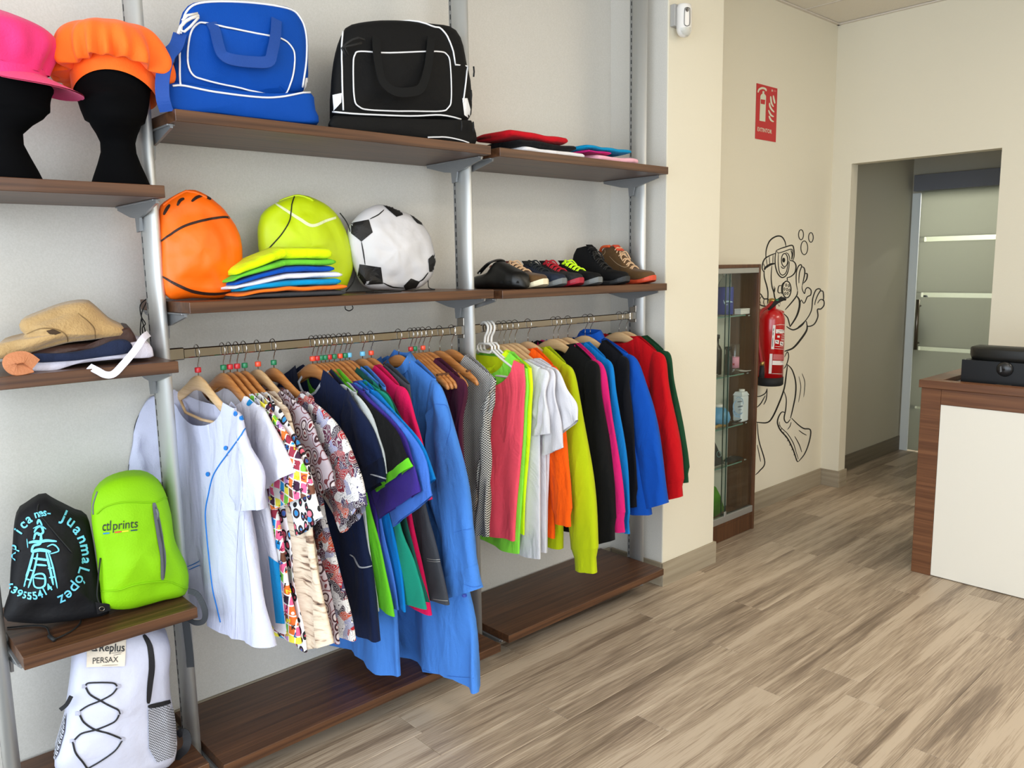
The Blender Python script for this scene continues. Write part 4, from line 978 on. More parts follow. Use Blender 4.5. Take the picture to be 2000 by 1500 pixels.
# pink cap
PK = mat('pink_cotton', (228, 44, 116), .8, bump=.15, bscale=200, sheen=.1)
cx, cy = hB.x-.018, 2.24; vd = math.radians(-38)
t = thing('peaked_cap', 'pink peaked cap with pleated crown at the left edge of the photo', 'hat', (cx, cy, zh+.25))
rings = []
for i in range(26):
    u = i/25; ring = []
    for j in range(72):
        a = 2*PI*j/72; fw = math.cos(a-vd)
        rr = (.101+.026*math.sin(PI*min(1, u*1.2))*(1-.0*u))*(1-max(0, (u-.55)/.45)**2.2)+.0001
        pl_ = math.sin(a*13)*.004*math.exp(-((u-.25)/.25)**2)+noise.noise(Vector((math.cos(a)*2.5, math.sin(a)*2.5, u*3)))*.010*(1-u)
        ring.append((cx+(rr+pl_)*math.cos(a), cy+(rr+pl_)*math.sin(a), zh+.268+.125*u**.85-.020*fw*(1-u)))
    rings.append(ring)
MB().loft(rings, cap=(False, True)).obj('crown', PK, t)
rings = []
for i in range(8):
    u = i/7; ring = []
    for j in range(25):
        a = vd+math.radians(-66+132*j/24); fw = max(0, math.cos((a-vd)*1.36)); r_ = .101+u*.078*fw**.5
        ring.append((cx+r_*math.cos(a), cy+r_*math.sin(a), zh+.243-.038*u*fw**.5-.012*(1-fw)))
    rings.append(ring)
b = MB().loft(rings, closed=False); vv = b.v[:]; 
b2 = MB(); b2.add(b.v, b.f); b2.add([(p[0], p[1], p[2]-.003) for p in b.v], [f[::-1] for f in b.f]); b2.obj('peak', PK, t)
rings = []
for i in range(5):
    u = i/4; rings.append([(cx+.101*math.cos(2*PI*j/48), cy+.101*math.sin(2*PI*j/48), zh+.236+.036*u-.016*math.cos(2*PI*j/48-vd)) for j in range(48)])
MB().loft(rings, cap=(False, False)).obj('cap_band', PK, t)

# ================================================================== folded aprons, left shelf
za = SH['aprons']
def slab(name, label, cat, pts, y0, y1, m_, rnd, dome, seed, grp=None, wr=.01, zlift=0, lean=0, parent=None):
    t = thing(name, label, cat, WY(pts[0][0], pts[0][1], y0), grp)
    o = pillow('folded_cloth', pts, y0, y1, m_, t, rnd, dome, lean, wr, 13, seed=seed, skew=.26); return t, o
ag = 'pile of folded aprons on the short left shelf'
t, o1 = slab('apron', 'white folded apron at the bottom of the pile, its straps hanging over the shelf edge', 'apron', [(58, 724), (62, 708), (100, 700), (200, 684), (262, 668), (292, 672), (300, 690), (294, 699), (230, 702), (150, 712), (100, 726)], 2.16, 2.40, cloth((222, 218, 232)), .012, .006, 81, ag)
strap3('apron_strap', [WY(174, 716, 2.125), WY(190, 724, 2.106), WY(206, 732, 2.104), WY(222, 730, 2.104), WY(240, 712, 2.105), WY(262, 686, 2.12), WY(280, 660, 2.14), WY(290, 652, 2.17)], .017, (0, -1, .25), cloth((226, 224, 236)), t)
t, o2 = slab('apron', 'navy folded apron above the white one', 'apron', [(66, 708), (66, 692), (120, 690), (180, 681), (226, 664), (254, 668), (256, 688), (200, 698), (130, 706)], 2.145, 2.39, cloth((30, 38, 62)), .010, .004, 82, ag)
t, o3 = slab('apron', 'dark brown folded apron under the tan suede one', 'apron', [(8, 708), (40, 694), (110, 676), (200, 666), (246, 640), (262, 652), (266, 672), (230, 684), (160, 690), (90, 700), (40, 712)], 2.165, 2.40, mat('brown_leather', (58, 34, 28), .55, bump=.2, bscale=120), .014, .008, 83, ag)
SU = mat('tan_suede', (172, 140, 92), .9, bump=.35, bscale=160, sheen=.2, var=.08)
t, o4 = slab('apron', 'bulky tan suede apron folded on top of the pile', 'apron', [(-20, 702), (-10, 676), (30, 664), (48, 658), (36, 644), (38, 628), (60, 618), (120, 596), (166, 590), (184, 600), (216, 628), (244, 642), (245, 656), (190, 664), (130, 672), (70, 688), (30, 700)], 2.15, 2.40, SU, .03, .03, 84, ag, wr=.016)
mp = on_objs([o4], .001)
ribbons('stitched_seam', [([(152, 612), (170, 626), (184, 642), (186, 664)], 1.6), ([(52, 652), (80, 642), (112, 644), (130, 656), (132, 672)], 2.2)], mp, mat('suede_dark', (120, 94, 58), .9), t)
polys('pocket_opening', [[(90, 646), (104, 643), (120, 650), (108, 654), (98, 653)]], mp, mat('suede_shadow', (62, 44, 26), .95), t, 3)
b = MB(); q = [WY(60, 717, 2.13), WY(32, 722, 2.12), WY(20, 712, 2.12), WY(24, 702, 2.125), WY(48, 698, 2.13), WY(70, 712, 2.13)]
strap3('tan_strap', q, .03, (0, -1, .6), mat('orange_leather', (190, 122, 82), .6, bump=.2, bscale=150), t, .004, label='orange-tan leather strap')

# ================================================================== left lower bags
zb0 = SH['bags0']
# black drawstring bag
KF = mat('black_drawstring_fabric', (17, 17, 20), .7, bump=.15, bscale=80, spec=.25)
t = thing('drawstring_bag', 'black drawstring bag with light blue painter print and lettering', 'bag', (.45, 2.25, zb0))
kb = pillow('bag_body', [(12, 1208), (6, 1196), (18, 1160), (22, 1110), (34, 1010), (60, 985), (84, 970), (98, 970), (112, 980), (150, 1000), (178, 1012), (188, 1060), (196, 1120), (206, 1170), (214, 1188), (206, 1196), (150, 1206), (80, 1212)], 2.20, 2.34, KF, t, .045, .03, .10, .012, 13, seed=9)
settle(t, [kb], zb0)
mp = on_objs([kb], .0032); SK = mat('sky_blue_print', (108, 200, 226), .6)
def arc_text(name, txt, c, r, a0, a1, size, mp, m_, parent, bold=.01, flip=1):
    """letters of txt spaced on an arc (pixel centre c, radius r)"""
    n = len(txt)
    for i, ch in enumerate(txt):
        if ch == ' ': continue
        a = math.radians(a0+(a1-a0)*(i/(max(1, n-1)))); px, py = c[0]+r[0]*math.cos(a), c[1]-r[1]*math.sin(a)
        tx, ty = math.sin(a)*flip, math.cos(a)*flip   # reading direction
        ux = (tx*size, ty*size); uy = (ty*size, -tx*size)
        v, f = glyphs(ch, bold); cxg = (min(p[0] for p in v)+max(p[0] for p in v))/2
        flat_obj(name, [(px+ux[0]*(p-cxg)+uy[0]*q, py+ux[1]*(p-cxg)+uy[1]*q) for p, q in v], f, mp, m_, parent)
arc_text('printed_letter', 'Aplica', (92, 1092), (60, 84), 176, 122, 25, mp, SK, t, .02)
arc_text('printed_letter', 'nes-', (90, 1092), (60, 84), 106, 86, 20, mp, SK, t, .02)
arc_text('printed_letter', 'Juanma', (92, 1092), (66, 82), 66, -2, 30, mp, SK, t, .02)
arc_text('printed_letter', 'López', (92, 1092), (62, 76), -16, -66, 31, mp, SK, t, .01)
arc_text('printed_letter', '639555414', (60, 1080), (66, 90), 230, 307, 19, mp, SK, t, .03, flip=-1)
ribbons('painter_print', [([(46, 1146), (58, 1110), (66, 1078)], 5), ([(56, 1148), (68, 1112), (74, 1080)], 4), ([(104, 1142), (98, 1110), (90, 1078)], 5), ([(112, 1148), (104, 1108), (94, 1076)], 3.5), ([(50, 1130), (60, 1132)], 3), ([(56, 1112), (66, 1114)], 3), ([(96, 1128), (108, 1126)], 3), ([(94, 1110), (104, 1108)], 3),
  ([(66, 1130), (70, 1122), (82, 1120), (88, 1126), (88, 1142), (78, 1148), (68, 1144), (66, 1130)], 4), ([(68, 1128), (88, 1130)], 3), ([(62, 1078), (78, 1074), (100, 1078)], 7), ([(66, 1090), (96, 1094)], 5), ([(70, 1102), (92, 1104)], 4), ([(62, 1078), (66, 1066), (78, 1062), (82, 1050)], 5), ([(98, 1082), (114, 1076), (104, 1064), (92, 1068)], 3),
  ([(56, 1060), (66, 1058), (78, 1058), (92, 1056), (110, 1058)], 6), ([(66, 1054), (70, 1042), (80, 1046), (78, 1056)], 5), ([(66, 1040), (72, 1030), (80, 1028), (84, 1040), (74, 1046)], 5), ([(64, 1032), (78, 1026), (90, 1034)], 2.5), ([(72, 1024), (76, 1016), (82, 1026)], 4), ([(54, 1070), (52, 1052)], 2)], mp, SK, t, kind='stuff')
b = MB()
b.tube(spline([WZ(14, 1226, zb0+.003), WZ(60, 1222, zb0+.003), WZ(88, 1224, zb0+.003), WZ(96, 1236, zb0+.003), WZ(98, 1246, zb0+.004), WZ(112, 1246, zb0+.004), WZ(140, 1232, zb0+.003), WZ(156, 1218, zb0+.003), WZ(158, 1208, zb0+.004)], 6), .0022, 6)
b.tube([WZ(96, 1242, zb0+.006), WZ(106, 1250, zb0+.006)], .005, 6); b.obj('drawstring', CORD, t)
px_tube('drawstring', [(76, 986), (74, 1000), (90, 1020), (110, 1045), (140, 1080)], .0016, on_objs([kb], .002), CORD, t)
px_tube('drawstring', [(196, 1090), (192, 1130), (190, 1165), (198, 1186)], .002, on_y(2.19), CORD, t)
polys('corner_tab', [[(186, 1176), (214, 1180), (216, 1192), (190, 1200)]], on_y(2.185), KF, t, 2)
MB().tube([WY(199+5*math.cos(a), 1189+4*math.sin(a), 2.182) for a in [2*PI*i/14 for i in range(14)]], .0012, 6, closed=True).obj('eyelet', CHROME, t)
# lime backpack
LB = mat('lime_polyester', (132, 192, 10), .65, bump=.12, bscale=200, spec=.2); GZ = mat('grey_zip', (96, 98, 102), .6)
t = thing('backpack', 'small lime green backpack with grey zip and ctlprints lettering', 'backpack', (.66, 2.25, zb0))
lbp = pillow('bag_body', [(200, 1186), (196, 1160), (188, 1080), (180, 1000), (196, 958), (236, 936), (282, 931), (312, 944), (330, 970), (340, 1010), (346, 1060), (368, 1110), (372, 1136), (364, 1166), (320, 1176), (260, 1192), (220, 1193)], 2.17, 2.33, LB, t, .05, .025, .05, .010, 12, seed=10, skew=.28)
settle(t, [lbp], zb0)
mp = on_objs([lbp], .0018)
ribbons('zip_tape', [([(300, 982), (305, 1010), (312, 1050), (318, 1090), (317, 1132)], 12, False)], mp, GZ, t)
ribbons('zip_teeth', [([(303, 990), (309, 1020), (316, 1060), (320, 1100), (320, 1128)], 2.4, False)], on_objs([lbp], .0028), mat('zip_dark', (60, 61, 64), .6), t)
MB().tube([WY(306, 994, 2.135), WY(309, 1004, 2.133), WY(308, 1014, 2.135)], .0032, 6).obj('zip_pull', GZ, t)
LD = mat('lime_seam', (124, 184, 10), .7)
px_tube('seam', [(190, 1004), (206, 990), (240, 981), (300, 981), (322, 972), (334, 976)], .0016, mp, LB, t)
px_tube('seam', [(198, 1154), (230, 1152), (262, 1142), (300, 1136), (330, 1136), (364, 1150)], .0016, mp, LB, t)
px_tube('side_piping', [(190, 960), (182, 985), (182, 1005)], .002, on_y(2.18), GZ, t)
word_px('printed_word', 'ctl', (199.5, 1037), (17, -1.7), (.8, -19), mp, mat('print_ink', (22, 26, 30), .6), t, .008)
word_px('printed_word', 'prints', (220.5, 1034.8), (48, -4.9), (.8, -17), mp, mat('print_ink', (22, 26, 30), .6), t, .0)
for x0_, c in ((201, (20, 130, 190)), (224, (214, 60, 40)), (238, (228, 210, 30)), (255, (20, 60, 70))):
    polys('print_dash', [[(x0_, 1041-(x0_-200)*.11), (x0_+13, 1039.5-(x0_-200)*.11), (x0_+13, 1042-(x0_-200)*.11), (x0_, 1043.5-(x0_-200)*.11)]], mp, mat('dash_%d' % x0_, c, .6), t, 1)
strap3('grey_strap', [WY(368, 1154, 2.15), WY(384, 1160, 2.12), WY(396, 1180, 2.10), WY(401, 1200, 2.10), WY(396, 1214, 2.12), WY(380, 1216, 2.16), WY(366, 1208, 2.22)], .015, (-.55, -.8, .1), mat('grey_webbing', (60, 62, 65), .9, spec=.2), t)
strap3('grey_strap', [WY(362, 1208, 2.235), WY(366, 1240, 2.238), WY(370, 1275, 2.239), WY(372, 1303, 2.239)], .020, (-.55, -.8, .1), mat('grey_webbing', (60, 62, 65), .9, spec=.2), t)
# white backpack below
zl0 = SH['low0']
WB = mat('white_polyester_pack', (196, 198, 216), .55, bump=.15, bscale=60); MESH = mat('white_mesh', (176, 178, 186), .8); KT = mat('black_tape', (22, 22, 26), .7)
t = thing('backpack', 'white backpack with black lacing and mesh pockets on the lowest left shelf', 'backpack', (.53, 2.25, zl0))
wbp = pillow('bag_body', [(104, 1492), (106, 1470), (122, 1420), (132, 1370), (140, 1310), (146, 1262), (160, 1240), (220, 1220), (290, 1214), (328, 1228), (340, 1260), (336, 1300), (338, 1350), (346, 1400), (348, 1450), (338, 1480), (300, 1500), (230, 1520), (140, 1510)], 2.13, 2.30, WB, t, .05, .02, .06, .010, 12, seed=11, skew=.25)
settle(t, [wbp], zl0+.001)
mp = on_objs([wbp], .0018)
ribbons('zip_tape', [([(280, 1240), (292, 1262), (296, 1300), (292, 1340), (289, 1374)], 12, False)], mp, KT, t)
ribbons('pocket_binding', [([(288, 1380), (310, 1376), (340, 1368)], 9, False)], mp, KT, t)
def mesh_mat():
    t_ = NT('diamond_mesh'); tc = t_.add('ShaderNodeTexCoord'); mp_ = t_.add('ShaderNodeMapping'); mp_.inputs['Rotation'].default_value = (0, .785, 0); mp_.inputs['Scale'].default_value = (190, 190, 190); t_.l(tc, 3, mp_, 0)
    fr = t_.add('ShaderNodeVectorMath', operation='FRACTION'); t_.l(mp_, 0, fr, 0); sp = t_.add('ShaderNodeSeparateXYZ'); t_.l(fr, 0, sp, 0)
    a_ = t_.add('ShaderNodeMath', operation='LESS_THAN'); a_.inputs[1].default_value = .26; t_.l(sp, 0, a_, 0); c_ = t_.add('ShaderNodeMath', operation='LESS_THAN'); c_.inputs[1].default_value = .26; t_.l(sp, 2, c_, 0)
    m_ = t_.add('ShaderNodeMath', operation='MAXIMUM'); t_.l(a_, 0, m_, 0); t_.l(c_, 0, m_, 1)
    x_ = t_.add('ShaderNodeMix', data_type='RGBA'); t_.l(m_, 0, x_, 0); x_.inputs[6].default_value = (*lin((186, 188, 198)), 1); x_.inputs[7].default_value = (*lin((38, 38, 44)), 1); t_.l(x_, 2, t_.b, 'Base Color'); t_.b.inputs['Roughness'].default_value = .8; return t_.m
MM = mesh_mat()
polys('mesh_pocket', [[(288, 1384), (310, 1380), (338, 1374), (344, 1410), (346, 1450), (336, 1478), (306, 1488), (290, 1460)]], on_objs([wbp], .004), MM, t, 7)
polys('mesh_pocket', [[(128, 1400), (131, 1392), (128, 1430), (122, 1450), (116, 1472), (108, 1484), (106, 1478), (116, 1440)]], on_objs([wbp], .004), MM, t, 5)
lace = [[(168, 1338), (172, 1334), (190, 1333), (220, 1334), (228, 1340)], [(168, 1342), (176, 1356), (196, 1368), (214, 1378), (230, 1386), (234, 1394)], [(228, 1344), (218, 1356), (196, 1368), (172, 1378), (156, 1388)],
        [(156, 1396), (164, 1410), (184, 1424), (212, 1432), (236, 1442)], [(232, 1396), (222, 1410), (190, 1424), (160, 1432), (146, 1444)], [(142, 1448), (148, 1470), (162, 1488), (170, 1500)], [(238, 1446), (224, 1466), (196, 1486), (172, 1500)]]
for l_ in lace: px_tube('elastic_lace', l_, .0022, on_objs([wbp], .002), KT, t)
for (x_, y_) in ((164, 1340), (230, 1340), (152, 1393), (233, 1391), (141, 1447), (238, 1443)):
    polys('lace_loop', [[(x_-4, y_-4), (x_+5, y_-3), (x_+5, y_+3), (x_-4, y_+4)]], on_objs([wbp], .003), mat('reflective_tape', (168, 168, 184), .4), t, 2)
CARD = mat('cream_card', (226, 214, 196), .8)
polys('paper_label', [[(170, 1262), (246, 1250), (243, 1301), (168, 1303)]], on_objs([wbp], .0035), CARD, t, 8)
INK = mat('print_ink', (22, 26, 30), .6); mpi = on_objs([wbp], .0055)
word_px('printed_word', 'Replus', (193, 1272.5), (49, -1.6), (1.2, -14), mpi, INK, t, .012)
word_px('printed_word', 'PERSAX', (180, 1296), (50, -3.4), (.4, -11.5), mpi, INK, t, 0)
ribbons('printed_mark', [([(178, 1270), (183, 1263), (188, 1270)], 3), ([(178, 1271), (190, 1271)], 2.5), ([(216, 1275), (226, 1274), (238, 1273)], .8), ([(220, 1279), (230, 1277), (236, 1276)], .8), ([(198, 1300), (214, 1299), (230, 1298)], .7)], mpi, INK, t)
strap3('carry_strap', [WY(346, 1435, 2.2), WY(360, 1430, 2.17), WY(366, 1445, 2.16), WY(362, 1462, 2.16), WY(350, 1474, 2.18), WY(340, 1484, 2.2)], .022, (-.5, -.85, .1), KT, t)
strap3('side_strap', [WY(139, 1360, 2.13), WY(130, 1376, 2.14), WY(118, 1386, 2.15)], .01, (-.5, -.85, .1), KT, t)

# ================================================================== shoes
zs2 = SH['shoes']
def shoe(name, label, toe_px, hi, up_m, sole_m, lace_m, tongue_m, seed=0, toe_y=2.128, heel_y=2.43, top=.100, lining=None, low=False):
    xt = WY(toe_px, 552, toe_y+.03).x; xc = xt-.040
    t = thing(name, label, 'shoe', (xc, (toe_y+heel_y)/2, zs2), 'row of work shoes')
    Ln = heel_y-toe_y
    if hi: H = [(0, .085), (.04, .135), (.10, .158), (.24, .165), (.34, .160), (.42, .128), (.54, .092), (.66, .066), (.8, .058), (.90, .052), (.96, .042), (1, .020)]
    else: H = [(0, .060), (.04, .080), (.12, .082), (.24, .078), (.34, .094), (.42, .094), (.52, .080), (.64, .064), (.8, .056), (.90, .050), (.96, .040), (1, .020)]
    Wd = [(0, .010), (.03, .024), (.1, .034), (.3, .036), (.5, .041), (.7, .047), (.82, .047), (.92, .038), (.98, .020), (1, .008)]
    def lr(L, u):
        for a, b in zip(L, L[1:]):
            if u <= b[0]: k = (u-a[0])/(b[0]-a[0]); return a[1]+(b[1]-a[1])*k
        return L[-1][1]
    n = 40; rings = []
    for i in range(n+1):
        u = i/n; h_ = lr(H, u); w_ = lr(Wd, u); y = heel_y-u*Ln; ring = []
        for k in range(24):
            a = 2*PI*k/24; ca, sa = math.cos(a), math.sin(a); zc = .010+(h_-.010)*.5
            z = zc+(h_-.010)/2*(abs(sa)**.6)*(1 if sa > 0 else -1); ww = w_*(1-(.35 if u < .5 else .15)*min(1, z/.15)**1.3)
            ring.append((xc+ww*(abs(ca)**.7)*(1 if ca > 0 else -1), y, zs2+z+.014*max(0, (u-.72)/.28)**2*(1-.5*z/.06)))
        rings.append(ring)
    upo = MB().loft(rings).obj('upper', up_m, t)
    rings = []
    for i in range(n+1):
        u = i/n; w_ = lr(Wd, u)+.0035; y = heel_y+.003-u*(Ln+.006); lift_ = .016*max(0, (u-.72)/.28)**2; th = .015+.009*(1-u)+.006*max(0, (u-.86)/.14)
        rings.append([(xc+w_*sx, y, zs2+lift_+q*th) for sx, q in ((-.90, 0), (.90, 0), (.99, .3), (1, .75), (.95, 1), (-.95, 1), (-1, .75), (-.99, .3))])
    MB().loft(rings).obj('sole', sole_m, t, smooth=False)
    if lace_m:
        b = MB()
        for k in range(5):
            u = .40+k*.062 if not hi else .36+k*.07; u2 = u+.03
            z1 = lr(H, u)+.004; z2 = lr(H, u2)+.005; y1 = heel_y-u*Ln; y2 = heel_y-u2*Ln
            for sg in (1, -1):
                b.tube(spline([(xc-.026*sg, y1, zs2+z1-.010), (xc-.012*sg, (y1*2+y2)/3, zs2+z1+.001), (xc+.012*sg, (y1+y2*2)/3, zs2+z2+.002), (xc+.026*sg, y2, zs2+z2-.010)], 3), .0034, 6)
        if not hi or True:
            for sg in (1, -1): b.tube(spline([(xc, heel_y-.42*Ln, zs2+lr(H, .42)+.006), (xc-.022*sg, heel_y-.44*Ln, zs2+lr(H, .42)+.010), (xc-.030*sg, heel_y-.50*Ln, zs2+lr(H, .5)+.0)], 3), .003, 6)
        b.obj('laces', lace_m, t)
    if tongue_m:
        u = .34; zt_ = lr(H, u); rr = []
        for i in range(6): 
            q = i/5; y = heel_y-(u+.06-.10*q)*Ln; z = zs2+zt_-.016+.026*q; ww = .026*(1-.25*q)
            rr.append([(xc+ww*math.cos(a), y+.007*math.sin(a), z) for a in [2*PI*k/12 for k in range(12)]])
        MB().loft(rr).obj('tongue', tongue_m, t)
    if lining:
        MB().tube(spline([(xc-.024, heel_y-.26*Ln, zs2+lr(H, .26)), (xc-.027, heel_y-.12*Ln, zs2+lr(H, .12)+.002), (xc, heel_y-.01*Ln, zs2+lr(H, .05)-.002), (xc+.027, heel_y-.12*Ln, zs2+lr(H, .12)+.002), (xc+.024, heel_y-.26*Ln, zs2+lr(H, .26))], 4), .006, 8).obj('collar', lining, t)
    return t, upo
BRL = mat('brown_nubuck', (92, 66, 36), .8, bump=.2, bscale=150, sheen=.1, spec=.25); KS = mat('black_suede', (15, 15, 16), .85, bump=.2, bscale=200, spec=.2); LG = mat('laces_beige', (206, 170, 132), .8)
GS = mat('grey_sole', (108, 112, 112), .6); DS = mat('dark_sole', (38, 40, 42), .6)
# clog
xc = WY(1037, 552, 2.17).x-.046
t = thing('clog', 'black rubber clog with white rivet and side holes, first in the shoe row', 'shoe', (xc, 2.29, zs2), 'row of work shoes')
RB = mat('black_rubber', (16, 16, 15), .42, spec=.45)
H = [(0, .030), (.03, .048), (.2, .054), (.34, .066), (.44, .100), (.50, .104), (.60, .094), (.74, .078), (.88, .064), (.96, .048), (1, .024)]; Wd = [(0, .012), (.04, .030), (.12, .040), (.4, .043), (.6, .051), (.78, .054), (.9, .045), (.97, .026), (1, .008)]
def lr2(L, u):
    for a, b in zip(L, L[1:]):
        if u <= b[0]: k = (u-a[0])/(b[0]-a[0]); return a[1]+(b[1]-a[1])*k
    return L[-1][1]
rings = []
for i in range(41):
    u = i/40; h_ = lr2(H, u); w_ = lr2(Wd, u); ring = []
    for k in range(24):
        a = 2*PI*k/24; ca, sa = math.cos(a), math.sin(a); z = h_/2+h_/2*(abs(sa)**.6)*(1 if sa > 0 else -1)
        ring.append((xc+w_*(1-.25*(z/.1)**2)*(abs(ca)**.7)*(1 if ca > 0 else -1), 2.43-u*.285, zs2+z+.004*max(0, (u-.85)/.15)))
    rings.append(ring)
cl_ = MB().loft(rings).obj('clog_body', RB, t)
strap3('heel_strap', [(xc-.046, 2.360, zs2+.058), (xc-.043, 2.332, zs2+.080), (xc-.033, 2.308, zs2+.099), (xc, 2.300, zs2+.107), (xc+.033, 2.308, zs2+.099), (xc+.043, 2.332, zs2+.080), (xc+.046, 2.360, zs2+.058)], .019, (0, .3, 1), RB, t, .005)
MB().lathe([(0, 0), (.0065, 0), (.0065, .004), (0, .005)], (xc-.051, 2.357, zs2+.062), 14, 'X').obj('rivet', WPL, t, label='white rivet')
mpc = on_objs([cl_], .0012)
for hx_ in (980, 995, 1011): polys('vent_hole', [[(hx_-3, 553), (hx_-1.5, 549), (hx_+1, 548.5), (hx_+3, 551), (hx_+2.5, 553.5)]], mpc, mat('hole_black', (2, 2, 2), .9), t, 2)
shoe('safety_shoe', 'low brown safety shoe with beige laces and cream sole edge', 1068, False, BRL, mat('cream_sole', (226, 214, 180), .6), LG, mat('dark_red_tongue', (84, 24, 20), .8), 1, lining=mat('rust_lining', (150, 70, 40), .8))
shoe('safety_shoe', 'navy safety shoe with dark laces and grey sole edge', 1104, False, mat('navy_mesh', (16, 28, 48), .8, bump=.3, bscale=260), GS, mat('laces_dark', (14, 22, 26), .8), mat('navy_tongue', (10, 18, 24), .8), 2)
shoe('safety_shoe', 'black textured safety shoe with red laces and red sole', 1137, False, mat('black_texture_mesh', (24, 24, 26), .75, bump=.6, bscale=180), mat('red_sole', (160, 20, 44), .5), mat('laces_red', (170, 14, 34), .8), KS, 3)
shoe('safety_shoe', 'black safety shoe with neon yellow laces', 1173, False, KS, GS, mat('laces_neon', (206, 250, 20), .7), KS, 4)
_, u1 = shoe('work_boot', 'tall black suede work boot with black laces', 1226, True, KS, DS, mat('laces_black', (12, 12, 13), .7), KS, 5)
_, u2 = shoe('work_boot', 'brown ankle work boot with orange lining and orange-red sole, last in the row', 1277, True, BRL, mat('orange_sole', (206, 72, 40), .5), LG, mat('orange_tongue', (206, 70, 40), .8), 6, lining=mat('orange_lining', (214, 84, 34), .8))
ribbons('stitching', [([(1178, 478), (1182, 492), (1176, 500), (1164, 510)], 1), ([(1190, 500), (1204, 514), (1220, 522), (1230, 518)], 1), ([(1176, 476), (1186, 478)], 1)], on_objs([u2], .001), mat('stitch_beige', (170, 146, 116), .8), bpy.data.objects['work_boot.001'])

# ================================================================== display cabinet
cx0, cx1, cyf, cyb, cz = 3.368, 3.972, 2.322, 2.499, 1.490
t = thing('display_cabinet', 'narrow brown display cabinet with sliding glass doors beside the column', 'cabinet', ((cx0+cx1)/2, 2.41, 0))
bx('side_panel', (cx1-.018, cx1, cyf, cyb, 0, cz), CABW, t); bx('side_panel', (cx0, cx0+.018, cyf, cyb, 0, cz), CABW, t)
bx('top_panel', (cx0+.018, cx1-.018, cyf, cyb, cz-.018, cz), CABW, t); bx('bottom_panel', (cx0+.018, cx1-.018, cyf+.004, cyb, .085, .103), CABW, t)
bx('plinth', (cx0+.018, cx1-.018, cyf+.006, cyf+.022, .0, .085), CABW, t)
bx('back_panel', (cx0+.018, cx1-.018, cyb-.006, cyb-.001, .103, cz-.018), mat('cabinet_back', (196, 198, 184), .6), t, b=0)
TRK = mat('track_aluminium', (172, 172, 168), .4, .6)
bx('door_track', (cx0+.018, cx1-.018, cyf+.001, cyf+.020, cz-.046, cz-.018), TRK, t, label='upper aluminium door track'); bx('door_track', (cx0+.018, cx1-.018, cyf+.001, cyf+.020, .103, .140), TRK, t, label='lower aluminium door track')
GL1 = glassmat('cabinet_glass', (.95, .975, .96), .05); GE = mat('glass_edge', (24, 58, 50), .3)
for (xa, xb, yy) in ((cx0+.020, 3.680, cyf+.004), (3.655, cx1-.020, cyf+.012)):
    g_ = bx('glass_door', (xa, xb, yy, yy+.005, .140, cz-.046), GL1, t, b=0)
    e_ = MB(); xe = xb if xb < 3.7 else xa; e_.box(xe-.0015, xe+.0015, yy-.0002, yy+.0052, .140, cz-.046); e_.obj('polished_edge', GE, g_, smooth=False)
bx('door_handle', (3.664, 3.684, cyf-.002, cyf+.003, .135, .165), TRK, t)
shz = [1.215, .895, .615, .402]
for z in shz:
    g_ = bx('glass_shelf', (cx0+.022, cx1-.10, cyf+.028, cyb-.01, z, z+.006), GL1, t, b=0)
    MB().box(cx0+.022, cx1-.10, cyf+.0265, cyf+.0282, z, z+.006).obj('front_edge', mat('glass_edge_light', (96, 136, 122), .25), g_, smooth=False)
    pb = MB()
    for yy in (cyf+.05, cyb-.03): pb.lathe([(0, 0), (.004, 0), (.004, .016), (0, .016)], (cx1-.018-.016, yy, z-.004), 8, 'X')
    pb.obj('shelf_pin', TRK, t)
# contents
def ci(px): return WY(px, 620, 2.41).x
CLG = glassmat('clear_glass', (.9, .93, .93), .2)
y0_ = 2.42
z = shz[0]+.0063
xb = ci(1419)
t = thing('glass_jug', 'clear glass bottle with blue printed body and swing stopper on the top glass shelf', 'bottle', (xb, y0_, z))
MB().lathe([(0, 0), (.040, 0), (.042, .006), (.042, .150), (.036, .175), (.018, .200), (.016, .235), (.018, .238), (0, .24)], (xb, y0_, z)).obj('bottle_body', CLG, t)
MB().lathe([(.0425, .004), (.0432, .006), (.0432, .148), (.0425, .150)], (xb, y0_, z)).obj('blue_print', mat('deep_blue_print', (6, 40, 138), .4), t)
MB().tube(spline([(xb-.02, y0_, z+.205), (xb-.038, y0_, z+.235), (xb-.016, y0_, z+.255), (xb+.010, y0_, z+.252), (xb+.022, y0_, z+.215)], 4), .0018, 6).obj('wire_stopper', WIRE, t)
ribbons('logo_print', [([(1414, 592), (1419, 589), (1425, 589), (1431, 590)], 3), ([(1413, 586), (1416, 594), (1422, 595)], 1.2)], on_y(y0_-.046), mat('pale_print', (170, 196, 220), .5), t)
xb = ci(1441)+.01
t = thing('gift_box', 'small white box beside the blue bottle', 'box', (xb, 2.39, z)); MB().box(xb-.045, xb+.045, 2.37, 2.41, z, z+.022, .001).obj('box_base', WPL, t, smooth=False); MB().box(xb-.0455, xb+.0455, 2.3695, 2.4105, z+.0225, z+.030, .001).obj('box_lid', WPL, t, smooth=False)
xb = ci(1396)
t = thing('photo_frame', 'small clear upright frame at the left of the top glass shelf', 'frame', (xb, 2.41, z)); bx('frame_panel', (xb-.03, xb+.02, 2.408, 2.414, z, z+.10), CLG, t); bx('frame_foot', (xb-.02, xb+.01, 2.395, 2.43, z, z+.006), CLG, t)
z = shz[1]+.0063
